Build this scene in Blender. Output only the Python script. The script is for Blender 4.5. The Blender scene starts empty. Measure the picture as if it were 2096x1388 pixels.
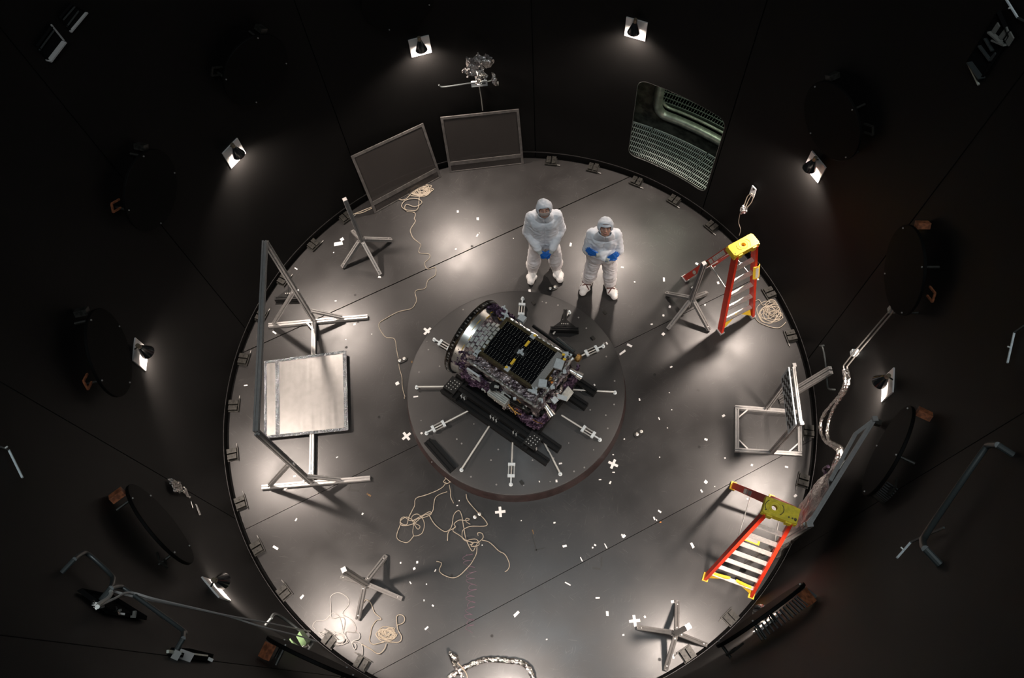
import bpy, bmesh, math, random
from mathutils import Vector, Matrix, noise
from mathutils.geometry import tessellate_polygon
R_ = math.radians
rnd = random.Random(7)
sc = bpy.context.scene
COL = sc.collection
V = Vector
# ------------------------------------------------------------------ camera (28 mm lens, looking down into the chamber)
IW, IH, FPX = 2096, 1388, 1630.0
def _rx(a): return Matrix.Rotation(a, 3, 'X')
def _rz(a): return Matrix.Rotation(a, 3, 'Z')
CAM_R = _rx(0.4301) @ _rz(-0.1047)
CAM_C = V((0.0196, -3.3624, 8.8824))
cd = bpy.data.cameras.new('camera'); cd.sensor_width = 36.0; cd.lens = FPX * 36.0 / IW; cd.clip_start = .05; cd.clip_end = 60
cam = bpy.data.objects.new('camera', cd); COL.objects.link(cam)
cam.matrix_world = Matrix.Translation(CAM_C) @ CAM_R.to_4x4()
sc.camera = cam
def ray(u, v): return CAM_R @ V(((u - IW/2)/FPX, -(v - IH/2)/FPX, -1.0))
def px(u, v, z=0.0):                 # the point of the place at height z seen at a photo pixel
    d = ray(u, v); return CAM_C + d*((z - CAM_C.z)/d.z)
def pw(u, v, r=3.44):                # the point on a cylinder of radius r
    d = ray(u, v); a = d.x*d.x + d.y*d.y; b = CAM_C.x*d.x + CAM_C.y*d.y; c = CAM_C.x**2 + CAM_C.y**2 - r*r
    return CAM_C + d*((-b + math.sqrt(max(0, b*b - a*c)))/a)
def pr(P):
    q = CAM_R.transposed() @ (V(P) - CAM_C); return V((IW/2 + FPX*q.x/-q.z, IH/2 - FPX*q.y/-q.z))
def zat(u, v, x, y):
    return min(((pr((x, y, k*.02)) - V((u, v))).length, k*.02) for k in range(0, 160))[1]
def wp(az, z, r=3.46): return V((r*math.cos(R_(az)), r*math.sin(R_(az)), z))
def azof(P): return math.degrees(math.atan2(P.y, P.x))
# ------------------------------------------------------------------ materials
MATS = {}
def mat(name, col, rough=.5, metal=0.0, var=0.0, vs=8.0, bump=0.0, bs=60.0, spec=.5, col2=None, emit=None, coat=0, alpha=None):
    if name in MATS: return MATS[name]
    m = bpy.data.materials.new(name); m.use_nodes = True; nt = m.node_tree; N = nt.nodes; L = nt.links
    b = N['Principled BSDF']; b.inputs['Roughness'].default_value = rough; b.inputs['Metallic'].default_value = metal
    b.inputs['Specular IOR Level'].default_value = spec; b.inputs['Coat Weight'].default_value = coat
    tc = N.new('ShaderNodeTexCoord')
    c4 = (*col, 1)
    if var or col2:
        n = N.new('ShaderNodeTexNoise'); n.inputs['Scale'].default_value = vs; n.inputs['Detail'].default_value = 5
        L.new(tc.outputs['Object'], n.inputs['Vector'])
        rp = N.new('ShaderNodeValToRGB'); L.new(n.outputs['Fac'], rp.inputs['Fac'])
        k1 = tuple(max(0, c*(1-var)) for c in col); k2 = tuple(col2) if col2 else tuple(min(1, c*(1+var)) for c in col)
        rp.color_ramp.elements[0].position = .38; rp.color_ramp.elements[1].position = .62
        rp.color_ramp.elements[0].color = (*k1, 1); rp.color_ramp.elements[1].color = (*k2, 1)
        L.new(rp.outputs['Color'], b.inputs['Base Color'])
    else: b.inputs['Base Color'].default_value = c4
    if bump:
        n2 = N.new('ShaderNodeTexNoise'); n2.inputs['Scale'].default_value = bs; n2.inputs['Detail'].default_value = 4
        L.new(tc.outputs['Object'], n2.inputs['Vector'])
        bp = N.new('ShaderNodeBump'); bp.inputs['Strength'].default_value = bump; bp.inputs['Distance'].default_value = .02
        L.new(n2.outputs['Fac'], bp.inputs['Height']); L.new(bp.outputs['Normal'], b.inputs['Normal'])
    if emit:
        b.inputs['Emission Color'].default_value = (*emit[0], 1); b.inputs['Emission Strength'].default_value = emit[1]
    if alpha is not None: b.inputs['Alpha'].default_value = alpha
    MATS[name] = m; return m
def floor_mat(name, base, rough, scr):
    m = mat(name, base, rough); nt = m.node_tree; N = nt.nodes; L = nt.links; b = N['Principled BSDF']
    tc = N.new('ShaderNodeTexCoord')
    def nz(scale, detail, sx=1, rot=0, dist=0):
        mp = N.new('ShaderNodeMapping'); mp.vector_type = 'TEXTURE'; mp.inputs['Scale'].default_value = (1/(scale*sx), 1/scale, 1/scale); mp.inputs['Rotation'].default_value = (0, 0, rot)
        n = N.new('ShaderNodeTexNoise'); n.inputs['Scale'].default_value = 1; n.inputs['Detail'].default_value = detail; n.inputs['Distortion'].default_value = dist
        L.new(tc.outputs['Object'], mp.inputs['Vector']); L.new(mp.outputs['Vector'], n.inputs['Vector']); return n.outputs['Fac']
    def ramp(f, a, bb, c0, c1):
        r = N.new('ShaderNodeMapRange'); r.inputs['From Min'].default_value = a; r.inputs['From Max'].default_value = bb
        r.inputs['To Min'].default_value = c0; r.inputs['To Max'].default_value = c1; L.new(f, r.inputs['Value']); return r.outputs['Result']
    def op(o, x, y):
        q = N.new('ShaderNodeMath'); q.operation = o
        for i, s in enumerate((x, y)):
            if isinstance(s, (int, float)): q.inputs[i].default_value = s
            else: L.new(s, q.inputs[i])
        return q.outputs[0]
    blot = ramp(nz(1.6, 6), .3, .7, .75, 1.25)
    grain = ramp(nz(260, 2), .3, .7, .7, 1.3)
    s = 0
    for rot, thr in ((.4, .70), (1.3, .705), (2.35, .70), (.95, .71), (2.9, .71)):       # thin pale scratches in four directions
        q = ramp(nz(230, 1, .028, rot, .35), thr, thr + .03, 0, 1)
        g = ramp(nz(2.3, 3, 1, rot), .5, .62, 0, 1)
        s = op('ADD', s, op('MULTIPLY', q, g))
    speck = ramp(nz(130, 1, 1, .2), .80, .84, 0, .35)
    s = op('MULTIPLY', op('ADD', s, speck), scr)
    val = op('ADD', op('MULTIPLY', blot, grain), s)
    mx = N.new('ShaderNodeMix'); mx.data_type = 'RGBA'; mx.blend_type = 'MULTIPLY'; mx.inputs[0].default_value = 1
    mx.inputs[6].default_value = (*base, 1)
    cb = N.new('ShaderNodeCombineColor'); [L.new(val, cb.inputs[i]) for i in range(3)]
    L.new(cb.outputs[0], mx.inputs[7]); L.new(mx.outputs[2], b.inputs['Base Color'])
    L.new(ramp(nz(2.2, 5, 1, .3), .3, .7, rough - .05, rough + .07), b.inputs['Roughness'])
    bp = N.new('ShaderNodeBump'); bp.inputs['Strength'].default_value = .12; bp.inputs['Distance'].default_value = .002
    L.new(nz(420, 2), bp.inputs['Height']); L.new(bp.outputs['Normal'], b.inputs['Normal'])
    return m
def mesh_mat(name, col, opacity, cells=None):       # woven screen: threads with see-through gaps
    m = mat(name, col, .6); nt = m.node_tree; N = nt.nodes; L = nt.links; b = N['Principled BSDF']; out = N['Material Output']
    tr = N.new('ShaderNodeBsdfTransparent'); mx = N.new('ShaderNodeMixShader'); mx.inputs[0].default_value = opacity
    L.new(tr.outputs[0], mx.inputs[1]); L.new(b.outputs[0], mx.inputs[2]); L.new(mx.outputs[0], out.inputs['Surface']); return m
M = dict(
    floor=floor_mat('floor_paint', (.0155, .0145, .0140), .35, 3.2), disc=floor_mat('turntable_paint', (.0115, .0113, .0112), .5, 1.4),
    rim=mat('turntable_rim', (.022, .0115, .011), .5, 0, .3, 9, .1, 30),
    wall=mat('wall_black', (.0019, .0018, .0017), .6, 0, .15, 1.5, .05, 120, .12), groove=mat('groove_black', (.001, .001, .001), .9, 0, spec=.1),
    alu=mat('extruded_aluminium', (.31, .30, .29), .40, .5, .06, 30), alud=mat('aluminium_end', (.5, .48, .46), .4, .5), dim=mat('dim_grey', (.11, .11, .10), .5),
    black_alu=mat('black_anodised', (.005, .005, .005), .42, 0, spec=.22), blackp=mat('black_plate', (.008, .008, .0075), .5, 0, .2, 30, spec=.3), dimsteel=mat('dull_steel', (.26, .25, .235), .45, .5), speck=mat('speckled_strip', (.10, .10, .095), .45, .3, 0, 260, col2=(.42, .42, .40)),
    steel=mat('bolt_steel', (.62, .6, .56), .35, .8), white_metal=mat('white_fitting', (.52, .57, .585), .42, .2, .08, 40),
    rod=mat('pale_rod', (.5, .5, .47), .4, .35),
    red=mat('red_fibreglass', (.62, .035, .012), .42, 0, .08, 20, spec=.5), yellow=mat('yellow_plastic', (.86, .56, .03), .45, 0, .06, 30),
    yellow_old=mat('yellow_plastic_matte', (.78, .60, .03), .55, 0, .12, 30), step=mat('ladder_step', (.68, .65, .62), .32, .75, .08, 50),
    label=mat('paper_label', (.72, .66, .58), .6), labelg=mat('grey_label', (.28, .27, .26), .6), labeld=mat('dark_label', (.12, .09, .03), .6),
    foil=mat('crumpled_foil', (.60, .575, .55), .20, 1, .1, 20, .9, 42), foil2=mat('dark_foil', (.42, .39, .375), .30, .75, .25, 9, .9, 36),
    sheet=mat('foil_sheet', (.235, .228, .22), .46, .75, .05, 12, .04, 160), tapesil=mat('silver_tape', (.28, .29, .30), .22, .95, .2, 40, .8, 90),
    tape=mat('white_tape', (.68, .665, .65), .55, 0, .03, 60), tapeb=mat('black_tape', (.008, .007, .005), .45), kapton=mat('amber_tape', (.12, .065, .02), .4, .2, .5, 60),
    cord=mat('beige_cable', (.34, .29, .225), .6, 0, .1, 60), cordw=mat('white_cable', (.45, .43, .41), .55), violet=mat('violet_wire', (.12, .075, .10), .55),
    clamp=mat('clamp_metal', (.022, .021, .018), .45, .5, .4, 40, .1, 90), copper=mat('rusty_bracket', (.17, .055, .022), .6, .1, .4, 40),
    cover=mat('cover_plate_black', (.0027, .0025, .0023), .65, 0, .1, 4, .05, 90, .06), tubeg=mat('grey_tube', (.032, .037, .037), .4, .3), green=mat('green_board', (.11, .18, .085), .5),
    grate=mat('galvanised_grating', (.42, .47, .44), .45, .5), vessel=mat('vessel_wall', (.11, .11, .085), .6, .2, .5, 9, .1, 30), sill=mat('door_frame_steel', (.5, .53, .46), .35, .6, .2, 14),
    screen=mesh_mat('black_mesh_screen', (.030, .026, .024), .55), screen_frame=mat('grey_tape_frame', (.062, .058, .055), .5, 0, .25, 18),
    suit=mat('white_coverall', (.78, .80, .84), .75, 0, .03, 20, .10, 28), suitp=mat('white_trousers', (.70, .68, .69), .75, 0, .03, 20, .10, 28),
    boot=mat('white_boot_cover', (.76, .73, .70), .6, 0, .03, 30, .12, 40), glove=mat('blue_nitrile', (.008, .13, .52), .45), skin=mat('skin', (.60, .33, .24), .5, 0, .08, 20),
    dark=mat('dark_detail', (.02, .012, .01), .5), lip=mat('lips', (.42, .17, .14), .5), eyew=mat('eye_white', (.42, .36, .33), .35), strap=mat('brown_strap', (.09, .03, .025), .6),
    veil=mesh_mat('face_veil', (.80, .72, .66), .5), cuff=mat('grey_cuff', (.42, .44, .42), .8, 0, .05, 40),
    cell=mat('solar_cell', (.0022, .0022, .003), .22, 0, spec=.45), board=mat('panel_board', (.050, .037, .012), .45, .2, .5, 90), dot=mat('cell_dots', (.55, .55, .5), .4, .3),
    mli=mat('violet_blanket', (.06, .042, .05), .28, .75, 0, 16, .9, 26, col2=(.34, .29, .29)), mliv=mat('purple_blanket', (.028, .012, .034), .32, .6, 0, 22, .9, 30, col2=(.13, .085, .135)),
    mlis=mat('silver_blanket', (.40, .36, .345), .22, .95, .3, 14, .9, 24), silver=mat('satin_silver', (.62, .61, .57), .30, .9, .05, 10), chrome=mat('dark_chrome', (.22, .20, .18), .22, 1, .4, 30),
    brick=mat('silver_box', (.46, .48, .45), .4, .35, .15, 30), gold=mat('amber_foil', (.35, .2, .06), .3, .8, .5, 30, .7, 50), yel=mat('yellow_tag', (.80, .52, .03), .5),
    bulb=mat('bulb_glass', (.012, .013, .014), .18, .0, spec=.8, coat=1), plate=mat('polished_plate', (.78, .74, .71), .42, .55), face=mat('lamp_face', (1, .93, .85), .4, emit=((1, .88, .78), 60)),
    orange=mat('orange_tag', (.6, .18, .02), .5), tealled=mat('green_indicator', (.05, .5, .35), .4, emit=((.1, .9, .6), .6)),
)
# ------------------------------------------------------------------ mesh helper
class MB:
    def __init__(s): s.v = []; s.f = []
    def add(s, vs, fs):
        o = len(s.v); s.v += [V(p) for p in vs]; s.f += [tuple(i + o for i in f) for f in fs]; return s
    def box(s, c, d, Rm=None):
        hx, hy, hz = d[0]/2, d[1]/2, d[2]/2; c = V(c); Rm = Rm or Matrix.Identity(3)
        P = [c + Rm @ V((x*hx, y*hy, z*hz)) for x in (-1, 1) for y in (-1, 1) for z in (-1, 1)]
        return s.add(P, [(0, 1, 3, 2), (4, 6, 7, 5), (0, 4, 5, 1), (2, 3, 7, 6), (0, 2, 6, 4), (1, 5, 7, 3)])
    def prism(s, poly, z0, z1, Mx=None):
        n = len(poly); Mx = Mx or Matrix.Identity(4)
        P = [Mx @ V((x, y, z0)) for x, y in poly] + [Mx @ V((x, y, z1)) for x, y in poly]
        return s.add(P, [tuple(range(n))[::-1], tuple(range(n, 2*n))] + [(i, (i+1) % n, n + (i+1) % n, n + i) for i in range(n)])
    def bar(s, a, b, w, h=None, up=(0, 0, 1), slots=False):
        a, b = V(a), V(b); h = h or w; t = (b - a).normalized(); u = V(up)
        if abs(t.dot(u.normalized())) > .98: u = V((1, 0, 0))
        x = t.cross(u).normalized(); y = x.cross(t).normalized()
        Mx = Matrix((x, y, t)).transposed().to_4x4(); Mx.translation = a; L = (b - a).length
        if not slots: return s.prism([(-w/2, -h/2), (w/2, -h/2), (w/2, h/2), (-w/2, h/2)], 0, L, Mx)
        m = min(w, h); poly = []
        def side(n, p0, p1, inw):
            L0 = (V(p1) - V(p0)); ln = L0.length; d = L0/ln; inw = V(inw)
            poly.append(V(p0))
            for k in range(n):
                c = V(p0) + L0*((k + .5)/n); sw = .13*m; dp = .24*m
                poly.extend([c - d*sw, c - d*sw + inw*dp, c + d*sw + inw*dp, c + d*sw])
        nw, nh = max(1, round(w/m)), max(1, round(h/m))
        side(nw, (-w/2, -h/2), (w/2, -h/2), (0, 1)); side(nh, (w/2, -h/2), (w/2, h/2), (-1, 0))
        side(nw, (w/2, h/2), (-w/2, h/2), (0, -1)); side(nh, (-w/2, h/2), (-w/2, -h/2), (1, 0))
        return s.prism([(p.x, p.y) for p in poly], 0, L, Mx)
    def tube(s, pts, r, n=8, closed=False, caps=True):
        pts = [V(p) for p in pts]; m = len(pts)
        if m < 2: return s
        rr = r if hasattr(r, '__len__') else [r]*m
        rings = []; px_ = None
        for i, p in enumerate(pts):
            t = (pts[(i+1) % m] - pts[i-1]) if closed else (pts[min(i+1, m-1)] - pts[max(i-1, 0)])
            t = t.normalized() if t.length > 1e-9 else V((0, 0, 1))
            if px_ is None: px_ = t.orthogonal().normalized()
            x = (px_ - t*px_.dot(t)); x = x.normalized() if x.length > 1e-6 else t.orthogonal().normalized(); px_ = x; y = t.cross(x)
            rings.append([p + (x*math.cos(2*math.pi*k/n) + y*math.sin(2*math.pi*k/n))*rr[i] for k in range(n)])
        o = len(s.v)
        for q in rings: s.v += q
        mm = m if closed else m-1
        for i in range(mm):
            j = (i+1) % m
            for k in range(n): s.f.append((o+i*n+k, o+i*n+(k+1) % n, o+j*n+(k+1) % n, o+j*n+k))
        if not closed and caps: s.f.append(tuple(o+k for k in range(n))[::-1]); s.f.append(tuple(o+(m-1)*n+k for k in range(n)))
        return s
    def lathe(s, prof, c=(0, 0, 0), axis=(0, 0, 1), n=32, a0=0, a1=360):
        c = V(c); t = V(axis).normalized(); x = t.orthogonal().normalized(); y = t.cross(x); full = abs(a1 - a0) >= 360
        cnt = n if full else n + 1; o = len(s.v)
        for r, z in prof:
            for k in range(cnt):
                a = R_(a0 + (a1 - a0)*k/n); s.v.append(c + t*z + (x*math.cos(a) + y*math.sin(a))*max(r, 1e-5))
        for i in range(len(prof)-1):
            for k in range(n):
                k2 = (k+1) % cnt; s.f.append((o+i*cnt+k, o+i*cnt+k2, o+(i+1)*cnt+k2, o+(i+1)*cnt+k))
        return s
    def cyl(s, a, b, r, n=14, r2=None):
        a, b = V(a), V(b); return s.lathe([(0, 0), (r, 0), (r if r2 is None else r2, (b-a).length), (0, (b-a).length)], a, b-a, n)
    def ball(s, c, r, n=10, sc=(1, 1, 1)):
        o = len(s.v); s.lathe([(r*math.sin(math.pi*i/n), -r*math.cos(math.pi*i/n)) for i in range(n+1)], (0, 0, 0), (0, 0, 1), n+4)
        for i in range(o, len(s.v)): q = s.v[i]; s.v[i] = V(c) + V((q.x*sc[0], q.y*sc[1], q.z*sc[2]))
        return s
    def grid(s, fn, nu, nv):
        o = len(s.v)
        for i in range(nu+1):
            for j in range(nv+1): s.v.append(V(fn(i/nu, j/nv)))
        for i in range(nu):
            for j in range(nv): a = o+i*(nv+1)+j; s.f.append((a, a+nv+1, a+nv+2, a+1))
        return s
    def slab(s, fn, nu, nv, th):     # a sheet with thickness th (offset along the mean normal)
        a = MB().grid(fn, nu, nv); n = V((0, 0, 0))
        for f in a.f: n += (a.v[f[1]]-a.v[f[0]]).cross(a.v[f[3]]-a.v[f[0]])
        n = n.normalized()*th; k = len(a.v); W = nv+1
        vs = a.v + [p - n for p in a.v]; fs = a.f + [tuple(i+k for i in f[::-1]) for f in a.f]
        per = [i*W for i in range(nu+1)] + [nu*W+j for j in range(1, W)] + [i*W+nv for i in range(nu-1, -1, -1)] + [j for j in range(nv-1, 0, -1)]
        for i in range(len(per)): p, q = per[i], per[(i+1) % len(per)]; fs.append((p, p+k, q+k, q))
        return s.add(vs, fs)
    def build(s, name, m, parent=None, world=True, smooth=0):
        me = bpy.data.meshes.new(name)
        inv = WM[parent].inverted() if (parent is not None and world) else None
        me.from_pydata([tuple(inv @ p) if inv else tuple(p) for p in s.v], [], s.f); me.update()
        bm = bmesh.new(); bm.from_mesh(me); bmesh.ops.recalc_face_normals(bm, faces=bm.faces); bm.to_mesh(me); bm.free()
        me.materials.append(m if not isinstance(m, str) else M[m])
        if smooth:
            for p in me.polygons: p.use_smooth = True
            me.set_sharp_from_angle(angle=R_(smooth))
        o = bpy.data.objects.new(name, me); COL.objects.link(o)
        if parent is not None: o.parent = parent; WM[o] = WM[parent]
        else: WM[o] = Matrix.Identity(4)
        return o
WM = {}
def tag(o, label=None, cat=None, group=None, kind=None):
    for k, x in (('label', label), ('category', cat), ('group', group), ('kind', kind)):
        if x: o[k] = x
    return o
def thing(name, label, cat, loc=(0, 0, 0), rz=0.0, group=None):
    o = bpy.data.objects.new(name, None); COL.objects.link(o); o.empty_display_size = .1
    o.location = loc; o.rotation_euler = (0, 0, rz); WM[o] = Matrix.Translation(V(loc)) @ Matrix.Rotation(rz, 4, 'Z'); return tag(o, label, cat, group)
def st(mb, name, m, smooth=0): return tag(mb.build(name, m, smooth=smooth), kind='structure')
def copy_tree(o, loc=None, rz=None, label=None):
    c = o.copy(); COL.objects.link(c)
    if loc is not None: c.location = loc
    if rz is not None: c.rotation_euler = (0, 0, rz)
    WM[c] = Matrix.Translation(V(c.location)) @ Matrix.Rotation(c.rotation_euler.z, 4, 'Z')
    if label: c['label'] = label
    for ch in list(o.children):
        d = ch.copy(); COL.objects.link(d); d.parent = c
        for g in list(ch.children):
            e = g.copy(); COL.objects.link(e); e.parent = d
    return c
def smooth_path(pts, n=6):
    pts = [V(p) for p in pts]; out = []
    for i in range(len(pts)-1):
        p0, p1, p2, p3 = pts[max(i-1, 0)], pts[i], pts[i+1], pts[min(i+2, len(pts)-1)]
        for k in range(n):
            t = k/n; out.append(.5*((2*p1) + (p2-p0)*t + (2*p0-5*p1+4*p2-p3)*t*t + (3*p1-p0-3*p2+p3)*t**3))
    out.append(pts[-1]); return out
def crumple(p, amp, s, seed=0):
    return V((noise.noise(p*s + V((seed, 0, 0))), noise.noise(p*s + V((0, seed+9, 0))), noise.noise(p*s + V((0, 0, seed+17)))))*amp
LTOP, LWIN, LSPOT, EXPO = 400.0, 19.0, 330.0, 0.0
# ================================================================== SETTING
RF, RW = 3.43, 3.46
def clip(poly, n, d):                # keep the side n.p <= d
    out = []
    for i in range(len(poly)):
        a, b = poly[i], poly[(i+1) % len(poly)]; da, db = n.dot(a)-d, n.dot(b)-d
        if da <= 0: out.append(a)
        if da*db < 0: out.append(a + (b-a)*(da/(da-db)))
    return out
circle = [V((RF*math.cos(R_(a*2)), RF*math.sin(R_(a*2)))) for a in range(180)]
lines = []
for (a, b), w in ((((510, 716), (1300, 357)), .013), (((508, 1081), (1486, 600)), .007), (((774, 1375), (1401, 1040)), .006)):
    A, B = px(*a).to_2d(), px(*b).to_2d(); t = (B-A).normalized(); n = V((t.y, -t.x)); lines.append((n, n.dot(A), w))
fl = MB(); lo = None
for k in range(4):
    p = circle[:]
    if k > 0: n, d, w = lines[k-1]; p = clip(p, -n, -(d + w/2))
    if k < 3: n, d, w = lines[k]; p = clip(p, n, d - w/2)
    fl.prism([(q.x, q.y) for q in p], -.02, 0)
st(fl, 'floor', M['floor'])
st(MB().lathe([(0, -.03), (3.62, -.03), (3.62, -.05), (0, -.05)], n=90), 'floor_base', M['groove'])
st(MB().lathe([(RW-.004, .105), (RW+.02, .105), (RW+.02, .09), (RW-.004, .09), (RW-.004, .105)], n=180), 'trim_1', mat('skirting_edge', (.009, .0085, .008), .5), 60)
ZT = 8.45
names = ['right_back', 'back_right', 'back', 'back_left', 'left_back', 'left', 'front_left', 'front', 'front_right']
def panel(name, a0, a1):
    mb = MB(); n = 20
    P = [(RW, a0 + (a1-a0)*i/n) for i in range(n+1)]
    poly = [(r*math.cos(R_(a)), r*math.sin(R_(a))) for r, a in P] + [((RW+.03)*math.cos(R_(a)), (RW+.03)*math.sin(R_(a))) for r, a in P[::-1]]
    mb.prism(poly, -.02, ZT); return st(mb, 'wall_' + name, M['wall'], 30)
for k, nm in enumerate(names):
    a0, a1 = 40*k + .09, 40*k + 39.91
    if k != 1: panel(nm, a0, a1)
# the panel with the open viewing window: rectangular cut with rounded corners
WA0, WA1, WZ0, WZ1 = 40.6, 59.3, .41, 1.78
mb = MB(); az = [40.09 + (79.91-40.09)*i/48 for i in range(49)]
rc_z, rc_a = .11, R_(1)*0 + math.degrees(.11/RW)
def hole_z(a):                        # lower and upper edge of the opening at azimuth a
    if a <= WA0 or a >= WA1: return None
    e = min(a-WA0, WA1-a)
    c = 0 if e >= rc_a else rc_z*(1 - math.sqrt(max(0, 1 - (1 - e/rc_a)**2)))
    return WZ0 + c, WZ1 - c
az = sorted(set([round(x, 4) for x in az] + [WA0, WA1] + [WA0 + rc_a*t for t in (.05, .15, .3, .5, .75, 1)] + [WA1 - rc_a*t for t in (.05, .15, .3, .5, .75, 1)]))
ZM = (WZ0+WZ1)/2
for r, fl_ in ((RW, 0), (RW+.03, 1)):
    for a, b in zip(az[:-1], az[1:]):
        mid = (a+b)/2
        if WA0 < mid < WA1:
            ha = hole_z(a) or (WZ0+rc_z, WZ1-rc_z); hb = hole_z(b) or (WZ0+rc_z, WZ1-rc_z)
            q = [(-.02, -.02, hb[0], ha[0]), (ha[1], hb[1], ZT, ZT)]
        else: q = [(-.02, -.02, ZT, ZT)]
        for z0, z1, z2, z3 in q: mb.add([wp(a, z0, r), wp(b, z1, r), wp(b, z2, r), wp(a, z3, r)], [(0, 1, 2, 3)])
edge = [(a, hole_z(a) or (WZ0+rc_z, WZ1-rc_z)) for a in az if WA0 <= a <= WA1]
loop = [(a, h[0]) for a, h in edge] + [(a, h[1]) for a, h in edge[::-1]]
for (a, z), (b, y) in zip(loop, loop[1:] + loop[:1]): mb.add([wp(a, z, RW), wp(b, y, RW), wp(b, y, RW+.03), wp(a, z, RW+.03)], [(0, 1, 2, 3)])
st(mb, 'wall_back_right', M['wall'], 30)
# black joint strips behind the seams of the wall panels
for k in range(9):
    a = 40*k; st(MB().bar(wp(a, -.02, RW+.045), wp(a, ZT, RW+.045), .05, .02, V((math.cos(R_(a)), math.sin(R_(a)), 0))), 'trim_%d' % (k+2), M['groove'])
# bright edging around the viewing window
st(MB().tube([wp(a, z, RW+.004) for a, z in loop], .005, 6, True), 'window_1', mat('window_edge', (.06, .065, .06), .4, .4), 60)
# ------------------------------------------------ beyond the window: gratings, the vessel wall with its doorway
def grating(name, label, r0, r1, a0, a1, z, nb, nc, group=None):
    mb = MB(); n = nb
    for i in range(n+1):
        a = a0 + (a1-a0)*i/n; mb.bar(wp(a, z, r0), wp(a, z, r1), .0045, .012)
    for j in range(nc+1):
        r = r0 + (r1-r0)*j/nc
        for i in range(12):
            b0, b1 = a0+(a1-a0)*i/12, a0+(a1-a0)*(i+1)/12
            mb.bar(wp(b0, z+.004, r), wp(b1, z+.004, r), .012 if j in (0, nc) else .008, .012 if j not in (0, nc) else .035)
    return tag(mb.build(name, M['grate']), label, 'grating')
zg = .30
grating('floor_grating', 'left section of galvanised grating just outside the viewing window', 3.54, 4.06, 57.6, 64.5, zg, 17, 7)
grating('floor_grating', 'middle and widest section of galvanised grating just outside the viewing window', 3.54, 4.06, 46.3, 57.3, zg, 28, 7)
grating('floor_grating', 'right section of galvanised grating just outside the viewing window', 3.54, 4.06, 36, 46.0, zg, 24, 7)
grating('platform_grating', 'far grating seen through the steel doorway beyond the window', 4.52, 5.6, 36, 60.5, .32, 50, 12)
ow = MB()
def arcplate(mb, r, a0, a1, z0, z1, th=.03, n=14):
    P = [a0+(a1-a0)*i/n for i in range(n+1)]
    mb.prism([(r*math.cos(R_(a)), r*math.sin(R_(a))) for a in P] + [((r+th)*math.cos(R_(a)), (r+th)*math.sin(R_(a))) for a in P[::-1]], z0, z1)
arcplate(ow, 4.34, 20, 58.4, -1.2, .30); arcplate(ow, 4.34, 58.4, 85, -1.2, 3.2)
st(ow, 'wall_vessel', M['vessel'], 30)
st(MB().lathe([(3.5, -1.2), (6.5, -1.2), (6.5, -1.22), (3.5, -1.22)], n=60), 'floor_vessel', M['groove'])
arcplate(q := MB(), 6.4, 15, 90, -1.2, 3.2); st(q, 'wall_outer', M['vessel'], 30)
cr = [wp(58.3, 2.6, 4.30), wp(58.3, 1.2, 4.30), wp(58.3, .62, 4.30), wp(58.1, .47, 4.30), wp(57.5, .385, 4.30), wp(56.5, .35, 4.30)] + [wp(56.5-2.2*i, .35, 4.30) for i in range(1, 12)]
st(MB().tube(smooth_path(cr, 4), .062, 12), 'door_1', M['sill'], 50)
st(MB().tube([p + V((p.x, p.y, 0)).normalized()*.11 + V((0, 0, .035)) for p in smooth_path(cr, 4)], .022, 8), 'trim_12', M['sill'], 50)
# window sill ledge outside
q = MB(); arcplate(q, 3.50, 40, 60, .285, .33, .05); st(q, 'trim_13', M['sill'], 30)
# ------------------------------------------------ lighting
def light(name, kind, loc, energy, col, **k):
    l = bpy.data.lights.new(name, kind); l.energy = energy; l.color = col
    o = bpy.data.objects.new(name, l); COL.objects.link(o); o.location = loc
    for a, b in k.items():
        if a == 'aim': o.rotation_euler = (V(b) - V(loc)).to_track_quat('-Z', 'Y').to_euler()
        else: setattr(l, a, b)
    return o
light('cool_overhead_light', 'AREA', (0.2, -2.9, 12.2), LTOP, (.87, .96, 1.0), shape='DISK', size=3.6)  # unseen area light added for the cool light from above
light('walkway_light', 'POINT', tuple(wp(50, 2.3, 3.95)), LWIN, (.84, 1.0, .74), shadow_soft_size=.12)
light('walkway_light', 'POINT', tuple(wp(46, 2.6, 5.2)), LWIN*.8, (.84, 1.0, .74), shadow_soft_size=.12)
w = bpy.data.worlds.new('world'); sc.world = w; w.use_nodes = True
w.node_tree.nodes['Background'].inputs['Color'].default_value = (.55, .8, .9, 1); w.node_tree.nodes['Background'].inputs['Strength'].default_value = .012
lamp_where = ['above and between the two black mesh screens', 'at the top right of the photo, above the viewing window', 'upper left, above the star stand by the mesh screens',
    'left, level with the foil sheet frame', 'right, above the red ladder with the shiny top', 'right, above the leaning foil-wrapped rack', 'lower left, near the tangle of white cable', 'lower right, seen as a bright dot']
lamp_px = [(862, 92), (1308, 44), (484, 318), (290, 738), (1670, 354), (1810, 803), (453, 1214), (1549, 1271)]
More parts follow.
